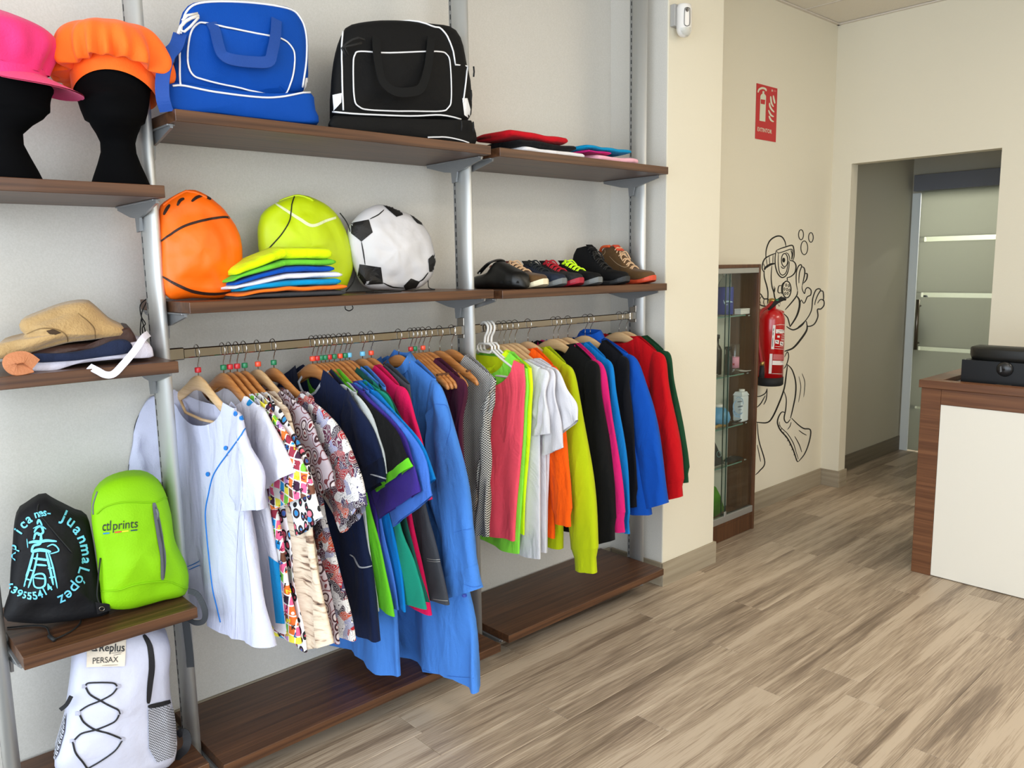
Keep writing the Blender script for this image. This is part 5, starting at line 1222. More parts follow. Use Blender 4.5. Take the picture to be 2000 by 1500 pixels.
def bottle(name, label, x, y, z, r, h, neck, m_, capm, cat='bottle'):
    t = thing(name, label, cat, (x, y, z)); MB().lathe([(0, 0), (r, 0), (r*1.02, .004), (r*1.02, h*.62), (r*.8, h*.70), (neck, h*.76), (neck, h*.90), (0, h*.905)], (x, y, z), 20).obj('bottle_body', m_, t)
    MB().lathe([(0, h*.905), (neck*1.25, h*.905), (neck*1.25, h), (0, h)], (x, y, z), 20).obj('cap', capm, t); return t
DKB = mat('dark_bottle', (20, 20, 20), .3)
bottle('bottle', 'matt black bottle, left one on the second glass shelf', ci(1408), 2.44, z, .034, .215, .018, DKB, BLACK)
bottle('bottle', 'slim black bottle in front of the matt black one', ci(1418)-.01, 2.385, z, .022, .15, .014, DKB, BLACK)
xb = ci(1430)
t = thing('tumbler', 'clear tumbler with pink print next to the black bottles', 'glass', (xb, 2.39, z))
MB().lathe([(0, 0), (.024, 0), (.026, .004), (.026, .155), (.024, .158), (0, .158)], (xb, 2.39, z), 20).obj('tumbler_body', CLG, t)
MB().lathe([(.0262, .03), (.0266, .03), (.0266, .09), (.0262, .09)], (xb, 2.39, z), 20).obj('pink_print', mat('pink_print', (208, 140, 160), .6), t)
word_px('printed_letter', 'M', (1431, 714), (3.5, 0), (0, -5), on_y(2.362), mat('red_print', (150, 20, 40), .6), t, .02)
xb = ci(1448)
t = thing('saucer', 'small white saucer on the second glass shelf', 'plate', (xb, 2.39, z)); MB().lathe([(0, 0), (.02, 0), (.042, .006), (.043, .008), (.02, .003), (0, .003)], (xb, 2.39, z), 24).obj('plate_body', WPL, t)
t = thing('keyring', 'tangle of thin keyrings at the left of the second glass shelf', 'keyring', (ci(1394), 2.40, z)); b = MB()
for i in range(4): b.tube([(ci(1394)-.02+.012*i+.013*math.cos(a), 2.40+.013*math.sin(a), z+.003+.002*i) for a in [2*PI*k/14 for k in range(14)]], .0016, 5, closed=True)
b.obj('ring', WIRE, t)
z = shz[2]+.0063
xb = ci(1442)+.015
t = thing('water_carton', 'white water carton with blue swirl print and screw cap', 'carton', (xb, 2.39, z))
MB().box(xb-.036, xb+.036, 2.36, 2.42, z, z+.15, .008).loft([[(xb-.036, 2.36, z+.148), (xb+.036, 2.36, z+.148), (xb+.036, 2.42, z+.148), (xb-.036, 2.42, z+.148)], [(xb-.028, 2.37, z+.168), (xb+.028, 2.37, z+.168), (xb+.028, 2.41, z+.168), (xb-.028, 2.41, z+.168)]]).obj('carton_body', mat('carton_white', (224, 228, 230), .5), t, smooth=False)
MB().lathe([(0, .168), (.016, .168), (.016, .182), (0, .182)], (xb, 2.385, z), 16).obj('cap', WPL, t)
PBL = mat('pale_blue_print', (140, 170, 200), .5); mpc = on_y(2.3585)
ribbons('swirl_print', [([(1438, 782), (1433, 790), (1434, 802), (1442, 810), (1450, 806)], 3), ([(1436, 780), (1442, 776), (1450, 780), (1452, 790)], 1.2), ([(1432, 800), (1436, 812), (1446, 814)], 4)], mpc, PBL, t)
ribbons('printed_lines', [([(1440, 785), (1450, 784)], 1.8), ([(1441, 795), (1451, 793)], 2.2), ([(1442, 801), (1449, 800)], 1)], mpc, mat('grey_ink', (84, 92, 108), .6), t)
xb = ci(1407)
t = thing('drinking_bottle', 'bulbous light blue bottle with white lid on the third glass shelf', 'bottle', (xb, 2.41, z))
MB().lathe([(0, 0), (.035, 0), (.058, .02), (.066, .045), (.058, .075), (.036, .098), (.026, .104), (0, .105)], (xb, 2.41, z), 28).obj('bottle_body', mat('sky_blue_plastic', (96, 158, 200), .3), t)
MB().lathe([(0, .104), (.027, .104), (.027, .118), (0, .12)], (xb+.0, 2.41, z), 20).obj('lid', WPL, t)
t = thing('strap_coil', 'coiled black cable strap in front of the water carton', 'strap', (ci(1432), 2.375, z)); b = MB()
b.tube(spline([(ci(1424), 2.38, z+.004), (ci(1428), 2.365, z+.010), (ci(1434), 2.36, z+.016), (ci(1440), 2.37, z+.016), (ci(1438), 2.385, z+.008), (ci(1430), 2.385, z+.006)], 5), .0035, 6); b.obj('coil', BLACK, t)
t = thing('plush_keyring', 'sand-coloured figurine lying at the left of the third glass shelf', 'ornament', (ci(1396), 2.37, z)); b = MB(); b.tube(spline([(ci(1386), 2.365, z+.010), (ci(1394), 2.368, z+.013), (ci(1402), 2.365, z+.009), (ci(1409), 2.37, z+.008)], 5), [.006+.004*abs(math.sin(i*.8)) for i in range(16)], 8); b.obj('ornament_body', mat('sand_plush', (160, 128, 78), .9), t)
z = shz[3]+.0063
xb = ci(1398)
t = thing('folder', 'dark grey folder with round emblem leaning on the fourth glass shelf', 'folder', (xb, 2.42, z))
MB().loft([[(xb-.07, 2.385, z), (xb+.075, 2.385, z), (xb+.075, 2.395, z), (xb-.07, 2.395, z)], [(xb-.10, 2.455, z+.185), (xb+.03, 2.455, z+.185), (xb+.03, 2.465, z+.185), (xb-.10, 2.465, z+.185)]]).obj('folder_cover', mat('folder_grey', (44, 46, 50), .6), t, smooth=False)
MB().tube([WY(1404+4*math.cos(a), 887+6*math.sin(a), 2.40) for a in [2*PI*k/16 for k in range(16)]], .002, 5, closed=True).obj('round_emblem', mat('emblem_teal', (110, 150, 150), .5), t)
polys('label_sticker', [[(1384, 900), (1392, 896), (1393, 910), (1385, 914)]], on_y(2.383), WPL, t, 1)
t = thing('phone_stand', 'low black gadget on the fourth glass shelf', 'gadget', (ci(1432), 2.39, z)); MB().loft([[(ci(1420)+a*.0, 2.37, z), (ci(1448), 2.37, z), (ci(1448), 2.42, z), (ci(1420), 2.42, z)] for a in (0,)]+[[(ci(1426), 2.375, z+.018), (ci(1440), 2.375, z+.018), (ci(1440), 2.41, z+.018), (ci(1426), 2.41, z+.018)]]).obj('gadget_body', BLACK, t, smooth=False)
z = .1033
xb = ci(1394)+.02
t = thing('palm_fan', 'green leaf-printed fan standing at the bottom of the cabinet', 'fan', (xb, 2.41, z))
fan = [(1384, 1015), (1384, 952), (1390, 949), (1398, 954), (1406, 970), (1413, 992), (1413, 1000), (1398, 1010), (1390, 1014)]
fp = [WY(a, c, 2.42) for a, c in fan]; mz = min(p.z for p in fp); MB().loft([[(p.x, 2.418, p.z-mz+z) for p in fp], [(p.x, 2.423, p.z-mz+z) for p in fp]]).obj('fan_blade', mat('leaf_green', (60, 120, 22), .6, var=.3), t, smooth=False)
MB().tube([(xb-.03, 2.41, z+.01), (xb-.03, 2.40, z+.05)], .012, 10).obj('fan_handle', mat('amber_glass', (180, 130, 50), .4), t)
t = thing('brass_trinket', 'small gold and white trinket at the foot of the green fan', 'ornament', (ci(1400), 2.375, z)); b = MB()
for i, (dx, h_) in enumerate(((-.03, .018), (-.012, .012), (.012, .016), (.03, .010))): b.lathe([(0, 0), (.010, 0), (.006, h_*.5), (.009, h_*.8), (0, h_)], (ci(1400)+dx, 2.375, z), 12)
b.obj('trinket_body', mat('brass', (176, 140, 66), .3, .8), t)
t = thing('bracelet', 'black and white beaded bracelet at the bottom of the cabinet', 'bracelet', (ci(1430), 2.39, z)); b = MB(); 
for i in range(14): b.lathe([(0, 0), (.006, .003), (.006, .008), (0, .011)], (ci(1416)+.011*i, 2.40-.001*i, z), 8)
b.obj('beads', mat('dark_beads', (34, 36, 36), .3), t, kind='stuff')

# ================================================================== extinguisher, sign, sensor
ex, ey = 4.232, 2.400
RP = mat('fire_red', (176, 8, 14), .28, spec=.5, coat=.4)
t = thing('fire_extinguisher', 'red fire extinguisher hung on the wall in front of the diver drawing', 'extinguisher', (ex, ey, .79))
cyl = MB().lathe([(0, .835), (.076, .835), (.076, 1.175), (.070, 1.200), (.055, 1.220), (.034, 1.232), (.024, 1.236), (.024, 1.262), (0, 1.262)], (ex, ey, 0), 40).obj('cylinder', RP, t)
MB().lathe([(0, .79), (.070, .79), (.078, .797), (.078, .84), (0, .84)], (ex, ey, 0), 40).obj('base_ring', BLACK, t)
MB().lathe([(0, 1.262), (.018, 1.262), (.020, 1.275), (.016, 1.292), (0, 1.295)], (ex, ey, 0), 16).obj('valve', mat('brass_valve', (168, 140, 78), .35, .8), t)
strap3('squeeze_lever', [WY(1500, 603, ey-.01), WY(1508, 597, ey-.02), WY(1518, 589, ey-.03), WY(1528, 584, ey-.04), WY(1533, 584, ey-.045)], .022, (0, -.5, 1), BLACK, t, .012)
strap3('carry_lever', [WY(1510, 604, ey-.01), WY(1520, 606, ey-.03), WY(1530, 609, ey-.045)], .018, (0, -.5, 1), RP, t, .006)
MB().lathe([(0, 0), (.011, 0), (.012, .014), (.008, .022), (0, .022)], (ex+.012, ey-.026, 1.268), 14).obj('safety_seal', mat('seal_green', (0, 96, 62), .4), t)
MB().tube([(ex+.03+.010*math.cos(a), ey-.03, 1.262+.014*math.sin(a)) for a in [2*PI*k/14 for k in range(14)]], .0022, 6, closed=True).obj('pull_ring', WIRE, t)
hz = [(ex-.01, ey-.01, 1.272), WY(1497, 601, ey-.012), WY(1489, 606, ey-.02), WY(1482, 618, ey-.03), WY(1479.5, 640, ey-.04), WY(1481, 670, ey-.055), WY(1485, 695, ey-.065), WY(1488, 714, ey-.07)]
MB().tube(spline(hz, 6), .0095, 10).obj('hose', mat('red_hose', (140, 12, 18), .45), t)
b = MB(); p1, p2 = WY(1488.5, 714, ey-.072), WY(1487.5, 738, ey-.078); b.tube([p1, p1.lerp(p2, .4), p2], [.012, .014, .015], 12); nz_ = b.obj('nozzle', BLACK, t)
MB().tube([p1+Vector((-.001, 0, .022)), p1], .012, 12).obj('nozzle_collar', mat('brass_valve', (168, 140, 78), .35, .8), t)
bx('wall_bracket', (ex-.02, ex+.02, ey+.078, WYB-.006, 1.05, 1.23), mat('bracket_red', (150, 10, 16), .4), t)
mpe = on_objs([cyl], .0012); LW = mat('label_white', (214, 206, 200), .5)
q_ = lambda *a: [tuple((1450+x/7.145, 560+y/7.143) for x, y in a)]
E7 = lambda x, y: (1450+x/7.145, 560+y/7.143)
def lab(nm, pts, m_=LW, sub=4): polys(nm, [[E7(*p) for p in pts]], mpe, m_, t, sub)
lab('white_label', [(425, 535), (462, 535), (440, 872), (400, 870)])
lab('white_label', [(468, 592), (600, 600), (598, 655), (465, 650)])
lab('white_label', [(382, 935), (420, 935), (404, 1212), (366, 1212)])
lab('white_label', [(420, 1030), (575, 1035), (572, 1095), (416, 1090)])
lab('label_patch', [(430, 940), (580, 945), (576, 1025), (424, 1018)], mat('label_pink', (178, 92, 92), .5))
lab('label_patch', [(456, 740), (510, 745), (505, 800), (456, 790)]); lab('label_patch', [(524, 762), (572, 768), (566, 826), (522, 818)]); lab('label_patch', [(486, 680), (520, 684), (518, 712), (484, 708)])
ribbons('label_line', [([E7(468, 535), E7(540, 528), (1535.5, 635)], .8), ([E7(440, 862), E7(590, 872)], .8), ([E7(540, 672), E7(596, 676)], 1), ([E7(536, 700), E7(596, 704)], 1), ([E7(534, 728), E7(596, 734)], 1), ([E7(534, 744), E7(596, 750)], 1), ([E7(404, 1212), E7(560, 1218)], .8), ([E7(452, 830), E7(588, 842)], .8)], mpe, LW, t)
ribbons('label_text', [([E7(438, 580), E7(430, 620)], 1.2), ([E7(430, 635), E7(426, 680)], 1.2), ([E7(426, 710), E7(418, 840)], 1.2), ([E7(486, 642), E7(520, 645)], 1), ([E7(500, 612), E7(585, 616)], .8), ([E7(525, 1048), E7(565, 1050)], .8), ([E7(470, 755), E7(492, 775)], 1.5), ([E7(536, 780), E7(556, 806)], 1.5)], on_objs([cyl], .002), INK, t)
# sign
t = thing('safety_sign', 'red EXTINTOR fire extinguisher sign high on the cream wall', 'sign', WY(1497, 225, WYB-.0055))
SY = WYB-.0065
sg = [WY(1477.7, 163, SY), WY(1518, 172.5, SY), WY(1512, 277, SY), WY(1475, 271, SY)]
x0, x1, z0, z1 = sg[0].x, sg[1].x, (sg[2].z+sg[3].z)/2, (sg[0].z+sg[1].z)/2
bx('sign_plate', (x0, x1, SY-.0015, SY+.0005, z0, z1), mat('sign_red', (190, 24, 30), .45), t, b=0)
mps = on_y(SY-.0022); SW = mat('luminous_white', (212, 214, 190), .5); SRD = mat('sign_red', (190, 24, 30), .45)
S_ = lambda x, y: (1460+x/10.71, 150+y/10.71)
def sp(nm, pts, m_=SW, mp_=mps): polys(nm, [[S_(*p) for p in pts]], mp_, m_, t, 4)
sp('extinguisher_symbol', [(270, 400), (290, 365), (318, 350), (350, 355), (375, 380), (388, 410), (372, 940), (250, 918)])
sp('extinguisher_symbol', [(312, 300), (352, 300), (350, 360), (314, 356)])
ribbons('extinguisher_symbol', [([S_(220, 330), S_(240, 270), S_(290, 240), S_(340, 240), S_(380, 262), S_(390, 300)], 4)], mps, SW, t)
sp('symbol_band', [(278, 470), (372, 484), (362, 580), (276, 562)], SRD, on_y(SY-.003))
for a in ([(485, 405), (490, 470), (505, 560), (545, 630)], [(540, 390), (548, 450), (562, 510), (572, 560)], [(460, 545), (470, 620), (510, 690), (560, 740)], [(440, 695), (465, 760), (500, 810), (550, 835)], [(450, 815), (470, 870), (500, 915), (550, 940)]):
    ribbons('flame_symbol', [([S_(*p) for p in a], 3.4)], mps, SW, t)
word_px('sign_lettering', 'EXTINTOR', S_(208, 1130), ((300)/10.71, 62/10.71), (.2, -7.6), mps, SW, t, .015)
sp('certification_mark', [(505, 265), (525, 268), (525, 312), (505, 308)]); sp('certification_mark', [(535, 275), (600, 285), (600, 320), (535, 312)], mat('sign_pale_red', (206, 84, 84), .5))
# motion sensor camera
t = thing('motion_sensor', 'white motion sensor with small camera lens high on the column', 'sensor', (3.10, 2.15, 2.46))
p0, p1 = WY(1328, 60, 2.12), WY(1358, 8, 2.12); xm = (p0.x+p1.x)/2+.006; za_, zb_ = WY(1343, 71, 2.12).z, WY(1343, 7, 2.12).z
rings = []; r_ = .036
for i in range(25):
    u = i/24; z = za_+(zb_-za_)*u; rr = r_
    if z-za_ < r_: rr = math.sqrt(max(1e-6, r_**2-(r_-(z-za_))**2))
    rr2 = rr if zb_-z > .006 else rr*.93
    rings.append([(xm+rr2*math.cos(a), 2.142+(.030*rr2/r_)*math.sin(a), z) for a in [2*PI*k/28 for k in range(28)]])
mb_ = MB().loft(rings).obj('sensor_body', WPL, t)
bx('wall_mount', (xm-.042, xm+.030, 2.160, 2.1845, zb_-.085, zb_+.004), mat('mount_grey', (170, 168, 164), .5), t)
mpm = on_objs([mb_], .0015)
Q = lambda x, y: (1300+x/16.66, y/16.66)
px_tube('window_trim', [Q(620, 320), Q(650, 260), Q(700, 240), Q(760, 262), Q(780, 320), Q(778, 760), Q(740, 830), Q(690, 848), Q(630, 820), Q(606, 740)], .0014, mpm, mat('trim_grey', (90, 90, 88), .5), t, closed=True)
polys('camera_lens', [[Q(700+52*math.cos(a), 318+68*math.sin(a)) for a in [2*PI*k/14 for k in range(14)]]], mpm, mat('lens_black', (6, 6, 7), .1), t, 2)
polys('sensor_dome', [[Q(490, 900), Q(690, 880), Q(935, 870), Q(930, 980), Q(860, 1110), Q(700, 1180), Q(560, 1110), Q(495, 1000)]], mpm, mat('dome_grey', (200, 198, 188), .3), t, 4)

# ================================================================== mural of a diver (flat vinyl drawing)
def A(*p): return [(1470+x/7.5, 440+y/7.5) for x, y in p]
def B(*p): return [(1470+x/4.412, 600+y/4.412) for x, y in p]
VN = mat('black_vinyl', (14, 12, 12), .5)
ell = lambda cx, cy, rx, ry, f: f(*[(cx+rx*math.cos(2*PI*k/14), cy+ry*math.sin(2*PI*k/14)) for k in range(14)])
st = [(A((195, 490), (200, 360), (250, 230), (340, 165), (420, 165), (470, 230), (488, 310)), 1.6), (A((345, 370), (400, 345), (490, 315), (580, 295), (605, 360), (608, 450), (590, 520)), 1.4), (A((345, 370), (330, 470), (335, 600), (370, 710), (430, 765), (490, 735), (525, 650), (540, 530)), 1.4),
  (A((350, 372), (378, 405), (470, 380), (570, 350), (590, 420), (575, 510)), 1.0), (A((378, 405), (375, 560), (395, 690), (440, 730), (490, 690), (512, 600), (530, 520)), 1.1), (A((340, 410), (260, 440), (180, 490), (145, 570), (142, 640), (168, 690)), 1.5), (A((325, 560), (260, 575), (190, 620), (172, 655)), 2.6),
  (A((200, 490), (215, 600)), .8), (A((245, 455), (252, 580)), .8), (A((300, 430), (296, 560)), .8), (A((160, 560), (178, 620)), .8), (A((170, 660), (172, 760), (210, 900), (225, 1000), (218, 1160)), 1.5), (A((282, 590), (272, 760), (285, 900), (310, 980), (325, 1060), (350, 1090), (400, 1060), (430, 1040)), 1.5), (A((315, 890), (318, 980), (332, 910)), 1),
  (A((540, 515), (600, 530), (635, 590), (620, 690), (560, 750), (500, 768)), 1.5), (A((505, 768), (510, 810)), 1.2), (A((425, 885), (385, 890), (370, 960), (385, 990), (430, 985)), 1.2), (A((430, 1010), (425, 930), (440, 860), (490, 818)), 1.4), (A((660, 960), (645, 1030), (580, 1120), (475, 1240)), 1.5),
  (A((660, 960), (640, 850), (640, 700), (665, 610), (700, 578), (718, 600), (690, 680), (678, 780), (678, 850)), 1.3), (A((715, 610), (750, 620), (765, 680), (750, 780), (728, 880)), 1.4), (A((765, 705), (800, 715), (790, 790), (745, 850)), 1.6), (A((725, 880), (728, 940), (760, 1000), (775, 940), (810, 912), (855, 950), (850, 1020), (800, 1050), (770, 1120), (745, 1140), (715, 1095), (700, 1130)), 1.3),
  (A((650, 1040), (685, 1100), (685, 1200), (640, 1340), (545, 1490)), 2.2), (A((660, 1495), (780, 1390), (860, 1250), (880, 1080), (920, 960), (965, 930), (995, 950), (955, 1020), (920, 1110), (910, 1170)), 1.4), (A((990, 965), (1030, 970), (1040, 1060), (1030, 1110)), 1.4), (A((950, 1145), (990, 1090), (1040, 1100), (1045, 1170), (1000, 1225), (950, 1235), (955, 1340), (900, 1450), (810, 1480), (790, 1420), (775, 1395)), 1.5),
  (A((450, 1290), (510, 1350), (535, 1430), (545, 1480)), 1.3), (A((80, 985), (120, 1010), (165, 1075), (220, 1080), (255, 1120), (270, 1180)), 1.4), (A((80, 1120), (120, 1170), (200, 1190), (225, 1210)), 1.5), (A((130, 1040), (105, 1090), (120, 1150)), .8), (A((170, 1080), (162, 1130), (178, 1180)), .8), (A((225, 1085), (245, 1130), (225, 1190)), .8), (A((415, 600), (440, 628), (480, 620)), 1.1), (A((480, 400), (520, 420), (540, 470), (545, 520)), 1.0), (A((560, 360), (580, 430), (570, 500)), 1.3)]
stc = [(ell(709, 138, 36, 73, A), 1, True), (ell(854, 178, 34, 70, A), 1, True), (ell(757, 330, 50, 100, A), 1, True), (ell(468, 510, 46, 96, A), 1.1, True), (ell(455, 510, 9, 22, A), 2.0, True), (ell(500, 940, 62, 122, A), 1.3, True)]
for ax, ay in ((490, 876), (528, 886), (466, 934), (504, 940), (538, 952), (478, 1000), (513, 997)): stc.append((ell(ax, ay, 10, 18, A), .7, True))
st += [(B((290, 165), (350, 195), (420, 160), (455, 115)), 1.6), (B((470, 155), (465, 200), (420, 270), (350, 350), (275, 380)), 2.2), (B((275, 430), (300, 385), (310, 430), (290, 500), (268, 530)), 1.2), (B((295, 490), (340, 540), (370, 640), (370, 750), (345, 880), (325, 960)), 1.6), (B((300, 500), (290, 580), (272, 700), (230, 820), (170, 950), (120, 995), (30, 990)), 1.8),
  (B((270, 725), (290, 790), (285, 880), (272, 950), (280, 985), (300, 995), (325, 965)), 1.4), (B((280, 908), (250, 905), (222, 950), (215, 1000), (240, 1060), (300, 1130), (350, 1230), (380, 1320), (395, 1330)), 1.6), (B((232, 985), (240, 1030), (300, 1090), (350, 1170), (375, 1250), (395, 1310)), .9), (B((335, 955), (390, 1010), (440, 1045), (498, 1058), (490, 1150), (450, 1260), (395, 1330)), 1.5),
  (B((398, 1060), (430, 1085), (466, 1103)), 1), (B((362, 1112), (400, 1180), (424, 1250)), 1), (B((332, 990), (322, 1025), (300, 1055)), .9), (B((425, 570), (450, 650), (440, 775)), .8), (B((398, 595), (415, 690), (395, 820)), .8), (B((125, 700), (110, 740), (70, 765), (36, 770)), 1.2), (B((125, 700), (118, 790), (95, 840)), 1.2), (B((110, 760), (70, 830), (34, 865)), 1.2), (B((40, 990), (55, 1150), (105, 1335), (60, 1410), (24, 1445)), 1.3), (B((40, 1185), (55, 1260), (70, 1332)), .9)]
for k in range(9):
    u = k/8; st.append((B((235+u*150, 1015+u*290-20*math.sin(PI*u)), (222+u*150+14*(1-u)*0, 1030+u*290-20*math.sin(PI*u))), .7))
t = thing('wall_drawing', 'black line drawing of a cartoon scuba diver with flippers on the cream wall', 'mural', WY(1540, 690, WYB-.006))
mpd = on_y(WYB-.0058)
ribbons('drawn_lines', [(q[0], q[1]*1.75)+tuple(q[2:]) for q in st+stc], mpd, VN, t, kind='stuff')

# ================================================================== counter
kx = 3.935
t = thing('reception_counter', 'walnut reception counter with cream front panel at the right edge', 'counter', (4.2, .5, 0))
bx('end_stile', (kx, kx+.030, 1.360, 1.447, 0, .905), COUNTER, t)
bx('top_rail', (kx, kx+.030, -.60, 1.3595, .832, .905), COUNTER, t)
bx('front_panel', (kx+.004, kx+.022, -.60, 1.359, .004, .8315), mat('cream_panel', (232, 226, 212), .45), t, b=.0008)
bx('end_panel', (kx+.0305, 4.50, 1.425, 1.445, 0, .905), COUNTER, t); bx('back_panel', (4.47, 4.49, -.6, 1.4245, 0, .905), COUNTER, t)
b = MB(); b.box(kx-.008, kx+.050, -.60, 1.457, .9055, .942, .0015); b.box(kx+.0505, 4.52, 1.372, 1.457, .9055, .942, .0015); b.box(4.44, 4.52, -.6, 1.3715, .9055, .942, .0015); b.obj('top_frame', COUNTER, t, smooth=False)
bx('sunken_top', (kx+.0505, 4.4395, -.6, 1.3715, .9055, .922), mat('dark_inset', (34, 24, 20), .3), t)
# device on the counter
yL = WX(1882, 700, 4.06).y
t = thing('display_terminal', 'black electronic terminal with domed top on the counter', 'terminal', (4.15, yL-.25, .922))
zt_ = WX(1880, 702, 4.04).z
b = MB(); b.prism([(4.04, yL), (4.03, yL-.55), (4.26, yL-.55), (4.26, yL-.02)], .9225, zt_); b.obj('lower_housing', mat('gloss_black', (6, 6, 6), .35), t, smooth=False)
top_ = []
for i in range(25):
    a = PI*i/24; top_.append((4.165-.128*math.sin(a)**.6, yL-.005-.27+.27*abs(math.cos(a))**.7*(1 if a < PI/2 else -1)))
rings = []
z2 = WX(1890, 678, 4.08).z
for (sc, z) in ((.97, zt_), (1.0, zt_+.02), (1.0, z2-.004), (.985, z2), (.0, z2+.008)):
    cx_, cy_ = 4.150, yL-.275; back = [(4.24, cy_-.27), (4.24, cy_+.27)]
    rings.append([(cx_+(a-cx_)*sc, cy_+(b_-cy_)*sc, z) for a, b_ in top_+back])
MB().loft(rings).obj('domed_cover', mat('satin_black', (22, 22, 20), .45), t)
cz_ = WX(1962, 722, 4.03)
rings = []
for i in range(8):
    a = PI/2*i/7; rings.append([(4.032-.016*math.sin(a), cz_.y+.034*math.cos(a)*math.cos(q), cz_.z+.002+.034*math.cos(a)*math.sin(q)) for q in [2*PI*k/24 for k in range(24)]])
MB().loft(rings).obj('round_boss', mat('boss_black', (30, 30, 31), .3), t)
polys('port_slot', [[(1953, 716), (1956, 715), (1957, 726), (1953, 727)]], on_x(4.012), mat('port_light', (90, 90, 92), .4), t, 1)
bx('metal_lip', (4.018, 4.03, cz_.y-.035, cz_.y+.03, .936, .9385), CHROME, t)

# ================================================================== sliding glass door in the passage
gx = 6.50
def frosted():
    t_ = NT('frosted_glass'); tl = t_.add('ShaderNodeBsdfTranslucent'); tl.inputs[0].default_value = (*lin((206, 207, 196)), 1)
    df = t_.add('ShaderNodeBsdfPrincipled'); df.inputs['Base Color'].default_value = (*lin((150, 156, 148)), 1); df.inputs['Roughness'].default_value = .25
    mx = t_.add('ShaderNodeMixShader'); mx.inputs[0].default_value = .45; t_.l(tl, 0, mx, 1); t_.l(df, 0, mx, 2); t_.l(mx, 0, t_.n['Material Output'], 0); t_.n.remove(t_.b); return t_.m
FR = frosted(); CLR = glassmat('clear_strip', (.97, .98, .95), .05)
t = thing('sliding_door', 'frosted glass sliding door with clear stripes at the end of the passage', 'door', (gx, 1.95, 0)); t['kind'] = 'structure'
yd0, yd1 = 1.38, 2.47
zz = [.012, .345, .365, .805, .835, 1.215, 1.25, 1.635, 1.67, 2.02]
for i in range(0, 9, 2): bx('frosted_pane', (gx, gx+.01, yd0, yd1, zz[i], zz[i+1]), FR, t, b=0)
for i in range(1, 8, 2): 
    bx('clear_stripe', (gx+.0, gx+.01, yd0, yd1-.035, zz[i], zz[i+1]), CLR, t, b=0); bx('frosted_pane', (gx, gx+.01, yd1-.035, yd1, zz[i], zz[i+1]), FR, t, b=0)
ha, hb = WX(1794, 585, gx-.05), WX(1789, 683, gx-.05)
hd = MB().tube([(gx-.05, hb.y+.005, hb.z), (gx-.05, hb.y+.005, ha.z)], .013, 14); hh = hd.obj('door_handle', mat('steel_dark', (120, 112, 100), .3, .9), t)
MB().tube([(gx-.05, hb.y+.005, ha.z-.05), (gx, hb.y+.005, ha.z-.05)], .008, 10).obj('handle_mount', mat('steel_dark', (120, 112, 100), .3, .9), hh)
MB().tube([(gx-.05, hb.y+.005, hb.z+.05), (gx, hb.y+.005, hb.z+.05)], .008, 10).obj('handle_mount', mat('steel_dark', (120, 112, 100), .3, .9), hh)
struct(bx('trim_3', (gx-.08, gx-.005, 1.13, 2.50, 2.01, 2.128), mat('grey_pelmet', (112, 114, 122), .5)))
dw = MB(); dw.box(gx+.02, gx+.10, 1.121, 2.644, 2.0, 2.599); dw.box(gx+.02, gx+.10, 2.505, 2.644, .0, 1.9995)
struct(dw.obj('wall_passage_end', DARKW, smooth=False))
struct(bx('trim_4', (gx+.001, gx+.0195, 2.475, 2.535, 0, 2.0), mat('door_lining_white', (226, 232, 232), .5), b=0))
# something dark hanging behind the frosted pane beside the handle
t = thing('hanging_jacket', 'dark garment hanging behind the frosted door beside its handle', 'jacket', (gx+.16, 2.30, .9))
c0 = WX(1812, 625, gx+.1)
MB().loft([[(gx+.14+.02*math.cos(a), c0.y+.004+(.06*w_)*math.sin(a)+o_, z) for a in [2*PI*k/12 for k in range(12)]] for w_, o_, z in ((.2, .04, c0.z+.19), (.7, .02, c0.z+.10), (1.25, -.0, c0.z+.0), (.6, .03, c0.z-.12), (.2, .05, c0.z-.17))]).obj('body', mat('jacket_dark', (40, 46, 48), .8), t)

# ================================================================== garment details
def gmap(g, off=.0015): return on_objs(g.parts, off)
BPIPE = mat('blue_piping', (20, 120, 206), .6)
m1 = gmap(g1); r1 = g1.root
px_tube('blue_piping', [(481, 800), (487, 815), (482, 830), (468, 855), (446, 885), (428, 910), (416, 932), (408, 965), (402, 1000), (404, 1040), (410, 1100), (416, 1150), (424, 1185), (431, 1215)], .0018, m1, BPIPE, r1, sub=6)
for (x, y_) in ((461, 808), (472, 817), (442, 875), (407, 926)):
    polys('snap_button', [[(x+4*math.cos(2*PI*k/12), y_+4.6*math.sin(2*PI*k/12)) for k in range(12)]], gmap(g1, .0025), BPIPE, r1, 2)
ribbons('pocket_trim', [([(366, 1107), (380, 1101), (391, 1095)], 1.8), ([(369, 1113), (382, 1107), (392, 1103)], 1.8)], m1, BPIPE, r1)
ribbons('seam', [([(462, 850), (474, 950), (466, 1020), (462, 1090), (460, 1180), (459, 1255)], 1.0), ([(476, 993), (478, 1060), (488, 1140), (492, 1200)], .8)], m1, mat('seam_shade', (200, 200, 216), .9), r1)
polys('woven_tag', [[(523, 1188), (526, 1187), (528, 1206), (525, 1207)]], m1, INK, r1, 1)
polys('neck_tag', [[(408, 808), (418, 806), (421, 812), (411, 813)]], gmap(g1, -.002), INK, r1, 1)
m2 = gmap(g2); ribbons('collar_trim', [([(484, 792), (490, 784), (496, 780)], 9, False)], m2, SKY, g2.root)
polys('side_panel', [[(526, 1085), (543, 1100), (556, 1215), (556, 1218), (540, 1216), (533, 1150)]], gmap(g2, .003), SKY, g2.root, 5)
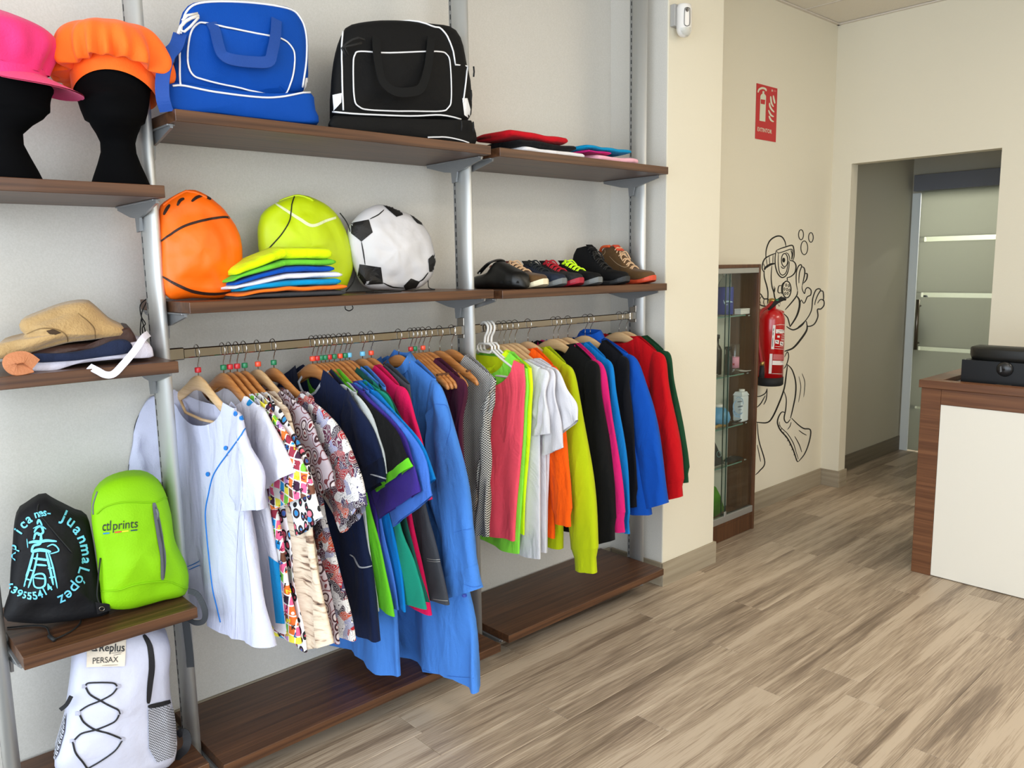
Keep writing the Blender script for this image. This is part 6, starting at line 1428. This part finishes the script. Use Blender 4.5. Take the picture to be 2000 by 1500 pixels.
# letters printed on the tile fabric
m3 = gmap(g3, .0022); rr_ = random.Random(5); LETT = 'ABCDEFGJKLMNPRSTUXYZkadey28'
lc = [mat('letter_ink_%d' % i, c, .8) for i, c in enumerate([(20, 16, 20), (240, 236, 228), (236, 210, 40), (150, 24, 60), (20, 90, 160)])]
packs = [([], []) for _ in lc]
for iy in range(34):
    for ix in range(16):
        if rr_.random() < .25: continue
        x = 500+ix*14+(iy % 2)*4; y_ = 775+iy*14
        h0 = m3(x, y_); 
        if h0 is None: continue
        v, f = glyphs(rr_.choice(LETT), .03); k = rr_.choice((0, 0, 0, 1, 2, 3, 4)); V, F = packs[k]; an = rr_.uniform(-.5, .5); sz = rr_.uniform(9, 13)
        pts = [(x+sz*(math.cos(an)*a-math.sin(an)*b), y_+6-sz*(math.sin(an)*a+math.cos(an)*b)) for a, b in v]; n = len(V)
        V += pts; F += [tuple(i+n for i in q) for q in f]
for k, (V, F) in enumerate(packs):
    if V: flat_obj('printed_letters', V, F, m3, lc[k], g3.root, kind='stuff')
# navy tunic piping and pocket
m8 = gmap(g8, .002)
ribbons('grey_piping', [([(684, 1083), (692, 1088), (697, 1098), (703, 1107), (714, 1108), (726, 1105)], 3.2, False), ([(724, 926), (738, 930), (755, 936)], 3, False)], m8, GREYP, g8.root)
polys('woven_tag', [[(728, 1108), (730.5, 1108), (731.5, 1124), (729.5, 1124)]], m8, WPL, g8.root, 1)
# pinafore stitching
md = gmap(gd, .0015); PST = mat('pale_stitch', (170, 168, 162), .8)
ribbons('stitch_line', [([(834, 1091), (850, 1093), (868, 1092), (884, 1090)], 1, False), ([(834, 1095), (850, 1097), (868, 1096), (885, 1094)], .8, False), ([(846, 1170), (870, 1173), (896, 1173)], 1, False)], md, PST, gd.root)
# coat label, seams and button
mc = gmap(gc, .002)
t_ = polys('neck_label', [[WP for WP in ((783, 727), (797, 728), (796, 743), (781, 740))]], on_y(2.262), WPL, gc.root, 2)
word_px('label_lettering', 'EIV', (785, 738), (9, .6), (.4, -7), on_y(2.2605), mat('red_print', (150, 20, 40), .6), gc.root, .02)
SB = mat('coat_seam', (44, 96, 178), .9)
ribbons('seam', [([(838, 790), (860, 790), (874, 796), (880, 830), (872, 870)], 1.0), ([(874, 796), (893, 804), (904, 810)], 1), ([(886, 1040), (905, 1035), (935, 1030)], .8), ([(905, 1140), (925, 1146), (950, 1140)], 1.0), ([(764, 1302), (820, 1306), (860, 1318), (948, 1326)], .9)], mc, SB, gc.root)
polys('cuff_button', [[(907+4.5*math.cos(2*PI*k/12), 1163+4*math.sin(2*PI*k/12)) for k in range(12)]], mc, mat('button_blue', (20, 60, 170), .4), gc.root, 2)
# yellow back layer inside the coral top
rg = []
for i in range(7):
    tt = i/6*.30; rg.append([gp.pt(PI+PI*j/28, tt)+Vector((-.0025, 0, 0)) for j in range(3, 26)])
MB().loft(rg, closed=False).obj('back_lining', YEL, gp.root)
mr = gmap(gr, .0015)
ribbons('zip_pocket', [([(1176, 930), (1179, 950), (1180, 975)], 2)], mr, mat('royal_dark', (4, 40, 110), .8), gr.root)
